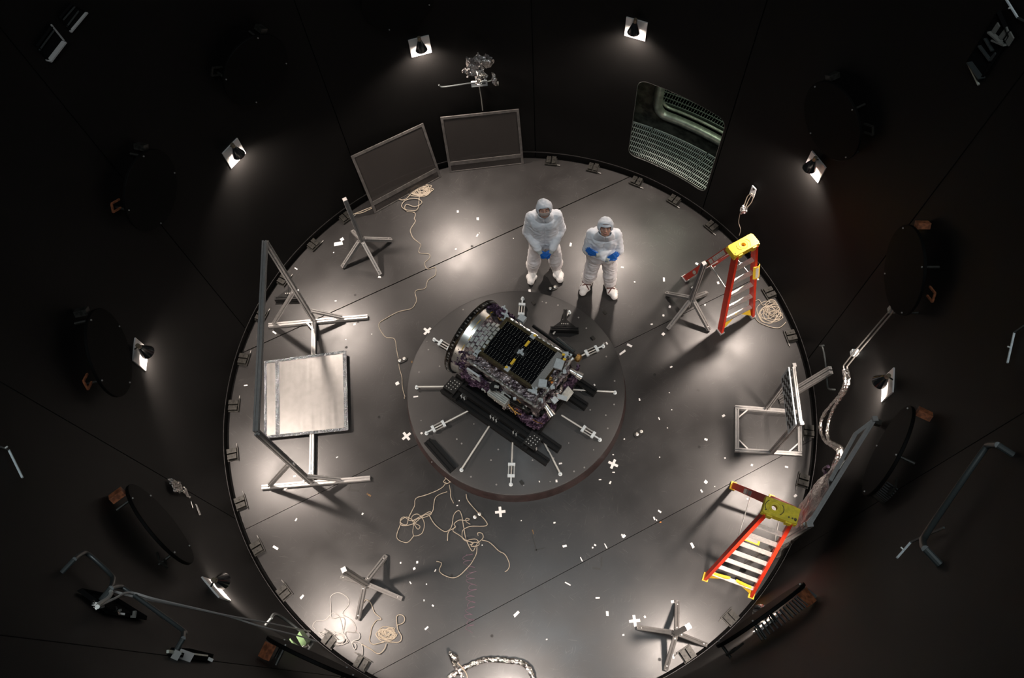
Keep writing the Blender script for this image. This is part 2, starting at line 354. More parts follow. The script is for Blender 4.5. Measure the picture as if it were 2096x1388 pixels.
def wall_lamp(az, z, label):
    b = wp(az, z, RW); t = thing('wall_lamp', label, 'lamp', b, R_(az), 'spot lamps around the black wall')
    # local frame: -x points to the middle of the chamber, y along the wall
    Mx = MB().box((-.008, 0, .0), (.014, .235, .25)); Mx.build('backing_plate', M['plate'], t, False)
    ax = V((-.10, 0, -1)).normalized(); top = V((-.076, 0, .165))
    s = MB().lathe([(0, 0), (.019, 0), (.021, .05), (.018, .055)], top - ax*.03, ax, 14); s.build('socket', mat('lamp_socket', (.2, .16, .11), .5, .6), t, False, 40)
    c = MB().lathe([(.02, 0), (.024, .008), (.066, .118), (.068, .128)], top + ax*.012, ax, 28); c.build('reflector_bulb', M['bulb'], t, False, 40)
    f = MB().lathe([(.064, .1285), (.045, .133), (0, .136)], top + ax*.012, ax, 28); f.build('bulb_face', M['face'], t, False, 40)
    MB().bar((-.012, 0, .12), (-.070, 0, .165), .012, .008).build('bracket', M['clamp'], t, False)
    p = WM[t] @ (top + ax*.165); q = WM[t] @ (top + ax*1.2)
    return light('lamp_light', 'SPOT', p, LSPOT, (1.0, .845, .74), aim=q, spot_size=R_(150), spot_blend=1.0, shadow_soft_size=.075)
for (u, v), wtx in zip(lamp_px, lamp_where):
    P = pw(u, v, 3.40); k = round((azof(P) - 21)/40); wall_lamp(21 + 40*k, 2.21 if v > 45 or u != 1308 else 2.5, 'lit spot lamp, ' + wtx)
wall_lamp(-99, 2.21, 'spot lamp hidden by the wall below the viewpoint')
# round black cover plates standing off the wall
cover_where = {20.5: 'right of the viewing window, behind the plain lamp', -7.2: 'far right, with the amber bracket, beside the paired conduits', -34.9: 'lower right, seen almost edge-on beside the leaning rack', -62.6: 'bottom right, edge-on with ribbed rim',
    -118: 'bottom left, edge-on with the rusty block', -145.6: 'lower left, below the crumpled foil strip', -173: 'left, behind the lamp level with the foil sheet', 159: 'left, below and beside the upper left lamp', 131.3: 'upper left, highest on that side', 103.6: 'at the top edge, left of the middle lamp'}
for k, (az, wtx) in enumerate(cover_where.items()):
    rr = .375; z = 3.0; off = .12
    t = thing('cover_plate', 'round black cover plate, ' + wtx, 'cover plate', wp(az, z, RW), R_(az))
    MB().lathe([(0, 0), (rr-.004, 0), (rr, .004), (rr, .022), (rr-.004, .026), (0, .026)], (-off-.026, 0, 0), (1, 0, 0), 64).build('plate', M['cover'], t, False, 40)
    for a in (25, 115, 205, 295):
        p = V((0, math.cos(R_(a))*rr*.93, math.sin(R_(a))*rr*.93))
        MB().cyl(p + V((-off-.034, 0, 0)), p + V((-off-.024, 0, 0)), .007, 8).build('bolt', M['dimsteel'], t, False)
        MB().cyl(p + V((-off+.0005, 0, 0)), p + V((-.018, 0, 0)), .012, 8).build('standoff', M['clamp'], t, False)
    sd = 1 if abs(az) > 90 else -1; rad = lambda y, z, r_: V((-.07, y*r_, z*r_))
    br = MB().box(rad(-sd*.62, .78, rr+.02), (.10, .07, .05), Matrix.Rotation(sd*.67, 3, 'X')); br.build('bracket', M['copper' if k in (1, 2, 3, 4, 5) else 'clamp'], t, False)
    fr = MB(); y, z2 = sd*.84, .54; pd = V((0, -z2, y))*.04
    c0, c1 = rad(y, z2, rr-.03), rad(y, z2, rr+.075)
    fr.bar(c0+pd, c1+pd, .014); fr.bar(c0-pd, c1-pd, .014); fr.bar(c1+pd, c1-pd, .014); fr.build('latch', M['copper' if k in (1, 6, 7) else 'clamp'], t, False)
    if az == -62.6 or az == -34.9:
        for j in range(22 if az == -62.6 else 10):
            aa = R_((18 if az == -62.6 else 150) + j*(100/21 if az == -62.6 else 4)); MB().bar((-.11, rr*.96*math.cos(aa), rr*.96*math.sin(aa)), (-.028, rr*1.02*math.cos(aa), rr*1.02*math.sin(aa)), .009, .02).build('rib', M['blackp'], t, False)
# ================================================================== TURNTABLE AND TIE RODS
t = thing('turntable', 'round raised black turntable in the middle of the floor, under the satellite', 'turntable')
MB().lathe([(0, .2), (1.262, .2), (1.27, .195), (1.27, .17), (0, .17)], n=128).build('table_top', M['disc'], t, smooth=40)
MB().lathe([(1.262, .17), (1.271, .168), (1.302, 0), (0, 0)], n=128).build('rim', M['rim'], t, smooth=40)
for u, v in [(948,634),(1004,632),(1110,618),(1142,625),(1118,620),(1184,650),(1200,672),(1212,690),(1241,730),(1236,703),(1258,780),(1257,828),(1244,877),(1215,921),(1196,957),(1175,965),(1126,986),(1072,994),(1016,992),(964,976),(884,946),(920,946),(862,861),(858,762),(877,716),(945,908),(935,899),(970,868),(1090,942),(1005,942),(1164,907),(1208,839),(1240,850),(900,750),(1133,938),(1020,920),(874,700),(1190,800)]:
    P = px(u, v, .2); b = MB().lathe([(.010, 0), (.010, .003), (.005, .004), (.004, .001), (0, .001)], P, n=10) if rnd.random() < .6 else MB().lathe([(.0065, 0), (.0065, .005), (0, .006)], P, n=8)
    b.build('bolt', M['dimsteel'], t, smooth=40)
def tie_rod(az, rin, full, where):
    a = R_(az); d = V((math.cos(a), math.sin(a), 0)); z = .235
    t = thing('tie_rod', ('pale tie rod with a silver turnbuckle' if full else 'plain pale tie rod') + ', ' + where, 'tie rod', d*1.155 + V((0, 0, .2)), a, 'tie rods fanned around the turntable')
    c = d*1.155; p = lambda r: d*r + V((0, 0, z))
    MB().lathe([(.022, 0), (.022, .018), (.014, .022), (.014, .05), (0, .052)], c + V((0, 0, .2)), n=14).build('anchor', M['white_metal'], t, smooth=40)
    if full:
        MB().cyl(p(1.155), p(1.075), .009).build('eye_bolt', M['white_metal'], t, smooth=40)
        side = d.cross(V((0, 0, 1)))
        body = MB()
        for s in (-1, 1):
            body.bar(p(.95) + side*s*.031, p(1.06) + side*s*.031, .013, .013)
        body.cyl(p(.955), p(1.055), .008)
        body.build('turnbuckle', M['steel'], t, smooth=40)
        for r in (.935, 1.065): MB().bar(p(r-.016), p(r+.016), .080, .032).build('end_block', M['white_metal'], t)
        MB().cyl(p(.93), p(rin), .010).build('rod', M['rod'], t, smooth=40)
    else: MB().cyl(p(1.155), p(rin), .0105).build('rod', M['rod'], t, smooth=40)
for az, rin, full, w_ in [(80, .80, 1, 'pointing to the standing people'), (50, .80, 0, 'passing behind the black T bracket'), (20, .80, 1, 'at the upper right'), (-10, .66, 0, 'at the far right of the turntable'),
    (-40, .64, 1, 'at the lower right of the turntable'), (-70, .70, 0, 'right of the bottom, by the ends of the black beams'), (-98, .64, 1, 'at the bottom, pointing to the viewer'), (-127, .56, 0, 'left of the bottom, longest one in view'),
    (-157, .58, 1, 'above the loose black extrusion'), (174, .70, 0, 'at the far left of the turntable'), (142, .80, 1, 'by the big ring of the satellite')]: tie_rod(az, rin, full, w_)
# loose black parts on the turntable
q = thing('black_extrusion', 'loose black double extrusion lying by the left edge of the turntable', 'extrusion', px(900, 940, .2))
A, B = px(874, 903, .225), px(927, 963, .225)
MB().bar(A, B, .09, .045, slots=True).build('beam', M['black_alu'], q)
def t_bracket(u0, v0, u1, v1, ut, vt, z0, label):
    A, B = px(u0, v0, z0), px(u1, v1, z0); A.z = B.z = z0; C = (A+B)/2; d = (B-A).normalized(); n = V((-d.y, d.x, 0))
    t = thing('corner_bracket', label, 'bracket', C)
    MB().bar(A + V((0, 0, .045)), B + V((0, 0, .045)), .045, .09, slots=True).build('base_bar', M['black_alu'], t)
    T = px(ut, vt, z0); L = (T-C).dot(n)
    MB().bar(C + n*.03 + V((0, 0, .045)), C + n*max(.15, L) + V((0, 0, .045)), .045, .09, slots=True).build('cross_bar', M['black_alu'], t)
    for s in (-1, 1):
        g = MB(); P0 = C + n*.024 + d*s*.02; P1 = C + n*.024 + d*s*.13; P2 = C + n*.12 + d*s*.02
        for P in (P0, P1, P2): P.z = z0 + .093
        g.add([P0, P1, P2] + [p - V((0, 0, .01)) for p in (P0, P1, P2)], [(0, 1, 2), (3, 5, 4), (0, 3, 4, 1), (1, 4, 5, 2), (2, 5, 3, 0)]); g.build('gusset', M['black_alu'], t)
        MB().box(C + d*s*.165 + V((0, 0, .045)), (.012, .05, .092), Matrix.Rotation(math.atan2(d.y, d.x), 3, 'Z')).build('end_plate', M['blackp'], t)
    for s in (-.6, -.2, .2, .6): MB().cyl(C + d*s*.06 + n*.06 + V((0, 0, .09)), C + d*s*.06 + n*.06 + V((0, 0, .098)), .007, 8).build('bolt', M['steel'], t)
t_bracket(1128, 678, 1183, 680, 1160, 640, .2, 'black T-shaped bracket lying on the turntable behind the satellite')
t_bracket(566, 617, 622, 615, 600, 585, 0, 'black T-shaped bracket on the floor behind the tall left frame')
for u, v, lb in ((1238, 640, 'right of the black T bracket'), (1092, 620, 'near the top turnbuckle'), (1068, 988, 'beside the bottom turnbuckle'), (1214, 692, 'above the right turnbuckle')):
    P = px(u, v, .206); tag(MB().box(P, (.035, .05, .012), Matrix.Rotation(.5, 3, 'Z')).build('black_clip', M['tapeb']), 'small black clip on the turntable ' + lb, 'clip')
# ================================================================== SATELLITE ON ITS CRADLE
SA = R_(-42); SO = V((.05, 0, .2))
cr_ = thing('satellite_cradle', 'black extrusion cradle on the turntable carrying the satellite', 'cradle', SO, SA)
def cb(a, b, w, h, nm, m='black_alu', slots=True): return MB().bar(a, b, w, h, slots=slots).build(nm, M[m], cr_, False)
for y, x0, x1 in ((-.56, -.70, .80), (-.36, -.67, .82), (.23, -.62, .78), (.43, -.62, .77)): cb((x0, y, .045), (x1, y, .045), .085, .085, 'beam')
for x in (-.50, .50): cb((x, -.60, .13), (x, .47, .13), .085, .085, 'cross_beam')
for x in (-.36, .36):
    for y in (-.26, .26): cb((x, y, .17), (x, y, .30), .08, .08, 'post')
    cb((x, -.30, .26), (x, .30, .26), .08, .06, 'saddle')
cb((-.5, -.47, .215), (.5, -.47, .215), .085, .085, 'side_beam')
for x in (-.56, .56):
    MB().box((x, -.50, .262), (.15, .17, .010)).build('gusset_plate', M['blackp'], cr_, False)
    for i in range(4):
        for j in range(4):
            if (i, j) in ((0, 3), (3, 0)): continue
            P = V((x - .052 + .034*i, -.555 + .036*j, .267)); MB().lathe([(.0065, 0), (.0065, .004), (0, .005)], P, n=8).build('bolt', M['steel'], cr_, False)
for x in (-.44, -.40, -.02, .02, .06, .30, .34, .62):
    for j in range(4): MB().cyl((x, -.515 - .0, .06 + .035*j), (x, -.532, .06 + .035*j), .006, 6).build('bolt', M['steel'], cr_, False)
S = thing('satellite', 'satellite with black solar panel on top and violet blankets, lying on the black cradle', 'satellite', SO, SA)
def sp(mb, nm, m, sm=0, parent=None): return mb.build(nm, M[m], parent or S, False, sm)
ZC, ZP = .60, .925                    # ring axis and panel height above the turntable
# launch ring and skirt
sp(MB().lathe([(.30, -.658), (.455, -.658), (.470, -.654), (.470, -.638), (.454, -.632), (.454, -.618), (.464, -.614), (.464, -.60), (.44, -.59), (.30, -.59), (.30, -.658)], (0, 0, ZC), (1, 0, 0), 72), 'launch_ring', 'chrome', 35)
sp(MB().lathe([(.438, -.592), (.425, -.545), (.413, -.50)], (0, 0, ZC), (1, 0, 0), 72), 'skirt', 'silver', 50)
sp(MB().lathe([(.413, -.50), (.396, -.44), (.37, -.36), (.2, -.36)], (0, 0, ZC), (1, 0, 0), 72), 'skirt_blanket', 'mli', 50)
sp(MB().lathe([(0, -.64), (.30, -.64), (.30, -.62), (0, -.62)], (0, 0, ZC), (1, 0, 0), 40), 'ring_closeout', 'mli')
for k in range(44):
    a = R_(-15 + k*210/43); c = V((-.628, .458*math.cos(a), ZC + .458*math.sin(a)))
    sp(MB().bar(c - V((.016, 0, 0)), c + V((.016, 0, 0)), .010 if k % 3 else .018, .012, (0, math.cos(a), math.sin(a))), 'ring_stud', 'dimsteel' if k % 4 else 'chrome')
for a in (128, 110, 96, 84, 66, 52): 
    a = R_(a); c = V((-.52 + .02*math.sin(a*7), .418*math.cos(a), ZC + .418*math.sin(a))); sp(MB().bar(c - V((0, math.sin(a), -math.cos(a)))*.035, c + V((0, math.sin(a), -math.cos(a)))*.035, .004, .022, (0, math.cos(a), math.sin(a))), 'yellow_tag', 'yel')
# body: crumpled blanket box
bm_ = MB()
def bodyf(face):
    def f(u, v):
        X0, X1, Y0, Y1, Z0, Z1 = -.40, .50, -.33, .33, .30, .84
        if face == 'y-': p = V((X0+(X1-X0)*u, Y0, Z0+(Z1-Z0)*v))
        elif face == 'y+': p = V((X1-(X1-X0)*u, Y1, Z0+(Z1-Z0)*v))
        elif face == 'x+': p = V((X1, Y0+(Y1-Y0)*u, Z0+(Z1-Z0)*v))
        elif face == 'x-': p = V((X0, Y1-(Y1-Y0)*u, Z0+(Z1-Z0)*v))
        elif face == 'z+': p = V((X0+(X1-X0)*u, Y0+(Y1-Y0)*v, Z1))
        else: p = V((X0+(X1-X0)*u, Y1-(Y1-Y0)*v, Z0))
        return p + crumple(p, .035, 7) + crumple(p, .018, 22, 5)
    return f
for fc in ('y-', 'y+', 'x+', 'x-', 'z+', 'z-'): bm_.grid(bodyf(fc), 40, 26)
sp(bm_, 'body_blanket', 'mli')
def patch(c, sx, sy, n1, n2, m, nm, amp=.03, fr=20, seed=0):       # loose crumpled blanket piece in the plane of n1,n2
    c, n1, n2 = V(c), V(n1), V(n2); nn = n1.cross(n2)
    f = lambda u, v: c + n1*(u-.5)*sx + n2*(v-.5)*sy + nn*(.025*(1 - (2*u-1)**2)) + crumple(c + n1*u + n2*v, amp, fr, seed)
    sp(MB().slab(f, 18, 18, .006), nm, m)
for i, (c, sx, sy, n1, n2, m) in enumerate([((-.40, -.37, .52), .30, .36, (1, 0, 0), (0, 0, 1), 'mliv'), ((-.10, -.365, .62), .30, .30, (1, 0, 0), (0, 0, 1), 'mliv'), ((.40, -.37, .45), .28, .34, (1, 0, 0), (0, 0, 1), 'mliv'), ((.54, -.20, .45), .34, .30, (0, 1, 0), (0, 0, 1), 'mliv'),
        ((.55, .22, .55), .30, .36, (0, 1, 0), (0, 0, 1), 'mliv'), ((.53, .02, .62), .34, .34, (0, 1, 0), (0, 0, 1), 'mlis'), ((-.38, .37, .66), .22, .30, (-1, 0, 0), (0, 0, 1), 'mliv'), ((-.50, .30, .92), .18, .14, (1, 0, 0), (0, .8, -.6), 'mliv'), ((-.54, -.33, .80), .22, .22, (1, 0, 0), (0, .55, .83), 'mliv'),
        ((.08, -.37, .44), .34, .22, (1, 0, 0), (0, 0, 1), 'mlis'), ((.49, -.05, .845), .11, .56, (1, 0, 0), (0, 1, 0), 'mli')]): patch(c, sx, sy, n1, n2, m, 'blanket_patch', .04, 24, i*3)
# long rails along both top edges
for y, m in ((-.325, 'mlis'), (.335, 'mlis')):
    n_ = 30; pts = [V((-.42 + .92*i/n_, y + .003*math.sin(i*1.9), .845 + .003*math.sin(i*2.7))) for i in range(n_+1)]
    sp(MB().tube(pts, [.017 + .003*math.sin(i*3.1) for i in range(n_+1)], 8), 'edge_rail', 'silver')
    for k in range(9): sp(MB().box((-.38 + .105*k, y, .860), (.010, .040, .010)), 'rail_clip', 'dimsteel')
sp(MB().grid(lambda u, v: V((-.40 + .86*u, -.325 + .10*v, .838 + .004*v)) + crumple(V((u, v, 3)), .006, 24), 40, 8), 'side_apron', 'mli')
sp(MB().tube([V((.485 + .003*math.sin(i*2.3), -.33 + .67*i/20, .862)) for i in range(21)], [.020 + .004*math.sin(i*2.9) for i in range(21)], 8), 'end_rail', 'silver')
# battery boxes in rows between ring and panel
for r in range(5):
    nn = 6 - (r == 0)*2 - (r == 1)*1
    for k in range(nn):
        a = R_(118 - k*9.2 - (3 if r % 2 else 0)); rad = .432 - .012*r
        c = V((-.478 + .036*r, rad*math.cos(a)*1.02, ZC + rad*math.sin(a)*.92 + .0)); sp(MB().bar(c - V((.0145, 0, 0)), c + V((.0145, 0, 0)), .050, .036, (0, math.cos(a), math.sin(a))), 'battery_box', 'brick')
# solar panel
P_ = sp(MB().box((.03, .04, ZP-.02), (.76, .51, .085)), 'solar_panel', 'board')
sp(MB().box((.37, .04, ZP+.026), (.075, .48, .006)), 'panel_end_strip', 'speck', 0, P_)
for x_, w_ in ((-.142, .335), (.190, .300)): sp(MB().box((x_, .038, ZP+.0225), (w_, .442, .004)), 'cell_backing', 'cell', 0, P_)
for half, x0, nc in ((0, -.305, 9), (1, .045, 8)):
    for r in range(4):
        jog = (0, -.012, -.02, -.006)[r]*1.2
        for c in range(nc):
            cw, ch = .0345, .106; x = x0 + jog + c*.0365 + cw/2; y = -.185 + r*.1115 + ch/2
            if x < -.33 or x > .345: continue
            a, b, k = cw/2 - .001, ch/2 - .001, .009
            sp(MB().prism([(x-a, y-b+k), (x-a+k, y-b), (x+a-k, y-b), (x+a, y-b+k), (x+a, y+b-k), (x+a-k, y+b), (x-a+k, y+b), (x-a, y+b-k)], ZP+.023, ZP+.0265), 'solar_cell', 'cell', 0, P_)
dots = MB()
for half, x0, nc in ((0, -.305, 9), (1, .045, 8)):
    for r in range(4):
        jog = (0, -.012, -.02, -.006)[r]*1.2
        for c in range(nc+1):
            for k in range(5):
                x, y = x0 + jog + c*.0365 - .001, -.185 + r*.1115 + .012 + k*.0205
                if -.33 < x < .345: dots.box((x, y, ZP+.0245), (.0034, .0062, .005))
tag(sp(dots, 'cell_interconnects', 'dot', 0, P_), kind='stuff')
MB().box((.02, .04, ZP+.028), (.13, .075, .008), Matrix.Rotation(-.0, 3, 'Z')).build('centre_plate', M['blackp'], P_, False)
def fitting(c, s=1.0, nm='corner_fitting', m='white_metal'):
    c = V(c); b = MB().box(c, (.040*s, .030*s, .022), Matrix.Rotation(c.x*9, 3, 'Z'))
    for a in range(4):
        q = rnd.uniform(0, 6.28); d = V((math.cos(q), math.sin(q), 0)); e = c + d*rnd.uniform(.022, .046)*s; b.bar(c, e, rnd.uniform(.012, .022)*s, .012); b.box(e, (.016*s, .013*s, rnd.uniform(.008, .024)), Matrix.Rotation(q, 3, 'Z'))
    b.cyl(c, c + V((0, 0, .022)), .010*s, 10); sp(b, nm, m)
for c in ((-.37, .31, ZP+.02), (-.36, -.22, ZP+.02), (.42, .31, ZP+.02), (.40, -.23, ZP+.02), (.02, .04, ZP+.045), (-.51, -.37, .70), (-.49, .40, .82)): fitting(c, 1.15 if c[0] < .3 else 1.4)
for y in (-.19, .27): sp(MB().box((.02, y, ZP+.032), (.055, .055, .018)), 'panel_hinge', 'white_metal')
for x, y in ((.02, -.09), (.02, .165)): sp(MB().box((x, y, ZP+.03), (.026, .075, .012)), 'yellow_tag', 'yel')
for x, y, z in ((.035, .285, ZP+.045), (.005, -.185, ZP+.044), (.45, .24, ZP+.05), (-.42, -.16, .93), (.41, .28, ZP+.045)): sp(MB().box((x, y, z), (.03, .022, .010), Matrix.Rotation(.6, 3, 'Z')), 'yellow_tag', 'yel')
sp(MB().box((.43, .17, ZP+.02), (.09, .11, .03), Matrix.Rotation(.3, 3, 'Z')), 'white_box', 'white_metal')
sp(MB().box((.42, -.11, ZP+.03), (.085, .085, .04), Matrix.Rotation(.5, 3, 'Z')), 'white_box', 'white_metal')
# side equipment facing the viewer
q = MB().box((-.30, -.385, .72), (.17, .02, .15)); hp = sp(q, 'white_plate', 'white_metal')
for x, z, r in ((-.27, .755, .026), (-.32, .70, .02)): MB().cyl((x, -.393, z), (x, -.399, z), r, 16).build('port', M['mli'], hp, False)
sp(MB().box((.05, -.40, .64), (.24, .11, .10)), 'silver_box', 'brick'); 
for k in range(5): sp(MB().bar((-.05 + .0*k, -.40 + .022*(k-2), .692), (.16, -.40 + .022*(k-2), .692), .006, .006), 'box_fin', 'silver')
sp(MB().cyl((.20, -.39, .72), (.44, -.375, .74), .028, 14), 'black_tube', 'black_alu', 40)
sp(MB().cyl((-.02, -.39, .80), (-.02, -.36, .73), .05, 18), 'round_port', 'black_alu', 40)
# tail end
for y, z, yaw in ((.24, .78, .5), (-.22, .74, -.55)):
    d = V((1, .35*(1 if y < 0 else .25)*-1 if y < 0 else .15, -.28)).normalized(); c = V((.52, y, z))
    sp(MB().lathe([(0, 0), (.026, 0), (.030, .03), (.030, .08), (.040, .085), (.044, .15), (.036, .152), (.03, .10), (0, .10)], c, d, 20), 'thruster', 'silver', 40)
sp(MB().box((.62, .06, .60), (.012, .13, .11), Matrix.Rotation(-.75, 3, 'Y')), 'white_panel', 'brick')
sp(MB().box((.60, -.03, .66), (.13, .05, .012), Matrix.Rotation(.3, 3, 'Z')), 'bracket', 'white_metal')
sp(MB().bar((.49, -.1, .74), (.60, -.12, .70), .06, .05), 'white_box', 'white_metal')
# boom along the far edge
sp(MB().cyl((-.10, .43, .80), (.50, .40, .80), .020, 14), 'boom', 'black_alu', 40)
sp(MB().cyl((.20, .46, .78), (.44, .435, .78), .030, 14), 'boom_motor', 'tubeg', 40); sp(MB().lathe([(0, 0), (.045, 0), (.045, .03), (.035, .05), (0, .05)], (.50, .40, .80), (1, 0, 0), 18), 'boom_tip', 'gold', 40)
sp(MB().box((-.24, .42, .82), (.08, .07, .06)), 'boom_bracket', 'white_metal')
# wiring and small boxes on the sides
for k in range(16):
    x0 = rnd.uniform(-.4, .35); pts = [V((x0, -.37, rnd.uniform(.4, .8)))]
    for i in range(5): pts.append(pts[-1] + V((rnd.uniform(.01, .09), rnd.uniform(-.02, .02), rnd.uniform(-.07, .07))))
    sp(MB().tube(smooth_path(pts, 4), rnd.choice((.004, .006, .009)), 6), 'harness', rnd.choice(('black_alu', 'gold', 'steel', 'black_alu', 'mliv')))
for k in range(70):
    sd = rnd.choice(('y', 'y', 'x', 'z', 'e')); m = rnd.choice(('brick', 'white_metal', 'black_alu', 'steel', 'gold', 'mliv', 'orange'))
    if sd == 'y': c = (rnd.uniform(-.42, .48), -.375, rnd.uniform(.36, .82))
    elif sd == 'x': c = (.54, rnd.uniform(-.3, .3), rnd.uniform(.36, .8))
    elif sd == 'e': c = (rnd.uniform(.43, .52), rnd.uniform(-.28, .3), .885)
    else: c = (rnd.uniform(-.43, -.35), rnd.uniform(-.26, .3), .90)
    z_ = .6 if m == 'orange' else 1; sp(MB().box(c, (rnd.uniform(.015, .05)*z_, rnd.uniform(.015, .05)*z_, rnd.uniform(.015, .05)*z_), Matrix.Rotation(rnd.uniform(0, 1), 3, 'Z')), 'connector', m)
def wpx(L, r): return [pw(u, v, r) for u, v in L]
# ================================================================== STAR STANDS
def star(hub, top, ends, label):
    E_ = [px(u, v, .03) for u, v in ends]; 
    if len(E_) == 4: H = sum(E_, V())/4
    H = V((H.x, H.y, 0)); zh = min(.34, max(.14, zat(hub[0], hub[1], H.x, H.y))); zt = zat(top[0], top[1], H.x, H.y)
    t = thing('star_stand', label, 'stand', H, 0, 'four-legged star stands')
    MB().bar(H + V((0, 0, zh-.16)), H + V((0, 0, zt)), .05, slots=True, up=(1, .4, 0)).build('post', M['alu'], t)
    MB().bar(H + V((0, 0, zt)), H + V((0, 0, zt+.004)), .046, up=(1, .4, 0)).build('post_cap', M['alud'], t)
    for e in E_:
        d = (e-H).to_2d().normalized(); d = V((d.x, d.y, 0)); a = H + d*.03 + V((0, 0, zh)); b = V((e.x, e.y, .03)); 
        MB().bar(a, b, .045, slots=True).build('leg', M['alu'], t)
        n = (b-a).normalized(); MB().bar(b, b + n*.004, .042).build('leg_cap', M['alud'], t)
        for s in (.08, .92): q = a + (b-a)*s + V((0, 0, .024)); MB().cyl(q, q + V((0, 0, .006)), .007, 8).build('bolt', M['dimsteel'], t)
    return t
star((737, 490), (704, 410), [(800, 491), (778, 561), (702, 546), (722, 474)], 'aluminium four-legged star stand with a tall post, in front of the left mesh screen')
star((1413, 612), (1441, 539), [(1364, 601), (1368, 672), (1451, 675), (1446, 600)], 'aluminium star stand with a tall post, in front of the bright-topped red ladder')
star((745, 1194), (700, 1172), [(789, 1140), (700, 1182), (820, 1225), (733, 1266)], 'aluminium four-legged star stand at the lower left, casting a long shadow')
star((1382, 1293), (1410, 1285), [(1386, 1233), (1307, 1285), (1363, 1369), (1444, 1320)], 'aluminium four-legged star stand at the lower right, with a bright white post end')
# ================================================================== TALL LEFT FRAME WITH FOIL SHEET
A0, B0 = px(645, 657), px(640, 985); ht = 1.88
t = thing('camera_frame', 'tall aluminium goal-shaped frame at the left, with a bar across the top', 'frame', (A0+B0)/2)
sl = dict(slots=True)
def al(a, b, nm, par, w=.045, h=.045, up=(0, 0, 1)): return MB().bar(a, b, w, h, up, True).build(nm, M['alu'], par)
zu = V((0, 0, 1))
for P, f0, f1, br in ((A0, (549, 665), (752, 647), ((562, 661), (701, 652))), (B0, (535, 997), (757, 978), ((553, 994), (697, 981)))):
    F0, F1 = px(*f0, .045), px(*f1, .045); F0.z = F1.z = .0225*1.0 + .0; d = (F1-F0).normalized()
    foot = P.copy(); foot = F0 + d*((P-F0).dot(d))
    al(F0, F1, 'foot_beam', t, .05, .045)
    al(foot + zu*.045, foot + zu*ht, 'post', t, .05, .05, (1, 0, 0))
    l0, r0 = px(*br[0], .05), px(*br[1], .05)
    al(foot - d*.03 + zu*.80, F0 + d*((l0-F0).dot(d)) + zu*.05, 'brace', t, .04, .04); al(foot + d*.03 + zu*.30, F0 + d*((r0-F0).dot(d)) + zu*.05, 'brace', t, .04, .04)
    for z in (.80,): MB().box(foot + zu*z, (.07, .02, .05)).build('joint_plate', M['alud'], t)
    if P is A0: ft0 = foot
    else: ft1 = foot
al(ft0 + zu*(ht+.025), ft1 + zu*(ht+.025), 'top_bar', t, .05, .05)
dd = (ft1-ft0).normalized(); al(ft0 + dd*.03 + zu*.0225, ft1 - dd*.03 + zu*.0225, 'base_beam', t, .05, .045)
for P, s in ((ft0, 1), (ft1, -1)):
    a = P + dd*s*.03 + V((-.09, 0, .03)); MB().bar(P + dd*s*.14 + zu*.03, P + V((-.09*1, 0, .03)) + dd*s*.02, .018).build('corner_gusset', M['alud'], t)
# foil sheet on the base beam
FP = [px(541, 740, .075), px(707, 718, .075), px(711, 880, .075), px(541, 897, .075)]
def fs(u, v, dz=0): p = (FP[0]*(1-u) + FP[1]*u)*(1-v) + (FP[3]*(1-u) + FP[2]*u)*v; return V((p.x, p.y, .05 + dz))
t = thing('foil_sheet', 'silver foil-faced square panel resting flat on the base beam of the tall left frame', 'panel', fs(.5, .5))
MB().slab(lambda u, v: fs(u, v, .022 + .0012*noise.noise(V((u*22, v*1.5, 0)))), 90, 12, -.022).build('sheet', M['sheet'], t)
def strip(u0, u1, v0, v1, nu, nv, ov=.0, nm='edge_tape'):
    MB().slab(lambda u, v: fs(u0+(u1-u0)*u, v0+(v1-v0)*v, .0255) + crumple(fs(u*3, v*3, 0), .0018, 60), nu, nv, .002).build(nm, M['tapesil'], t)
strip(-.004, .03, 0, 1, 2, 60); strip(.965, 1.012, 0, 1, 3, 60); strip(0, 1, -.005, .03, 60, 2); strip(0, 1, .97, 1.006, 60, 2); strip(.135, .185, .01, .99, 3, 60, nm='seam_tape')
# ================================================================== TARGET FRAME AT THE RIGHT
C = [px(1505, 829, .045), px(1641, 840, .045), px(1642, 933, .045), px(1505, 924, .045)]
for p in C: p.z = .0225
t = thing('target_frame', 'aluminium frame at the right holding a checkerboard target on two posts', 'frame', sum(C, V())/4)
for i in range(4):
    a, b = C[i], C[(i+1) % 4]; d = (b-a).normalized(); o = .022
    inw = (sum(C, V())/4 - (a+b)/2); inw = (inw - d*inw.dot(d)).normalized()*o
    al(a + inw + (d*.046 if i % 2 else V()), b + inw - (d*.046 if i % 2 else V()), 'base_rail', t)
    c = a + (sum(C, V())/4 - a).normalized()*.06; e = (C[i-1]-a).normalized()
    MB().bar(a + d*.15 + e*.035, a + e*.15 + d*.035, .014, .03).build('corner_brace', M['alud'], t)
p0, p1 = px(1567, 838, .0), px(1577, 928, .0); z0, z1 = 1.18, 1.18
al(p0 + zu*.045, p0 + zu*z0, 'post', t, .045, .045, (1, 0, 0)); al(p1 + zu*.045, p1 + zu*z1, 'post', t, .045, .045, (1, 0, 0))
T0, T1 = px(1629, 757, z0), px(1635, 860, z0); e = (p1-p0).normalized()
al(p0 - e*.06 + zu*(z0+.0), p1 + e*.06 + zu*(z1+.0), 'top_bar', t, .03, .045)
n_ = V((e.y, -e.x, 0)); n_ = -n_ if n_.x > 0 else n_           # faces the middle of the chamber
ph = .29; pc = lambda u, v, dz=.03: p0 - e*.05 + e*(u*((p1-p0).length+.10)) + n_*(dz + .0*v) + zu*(z0 - .02 - ph*v)
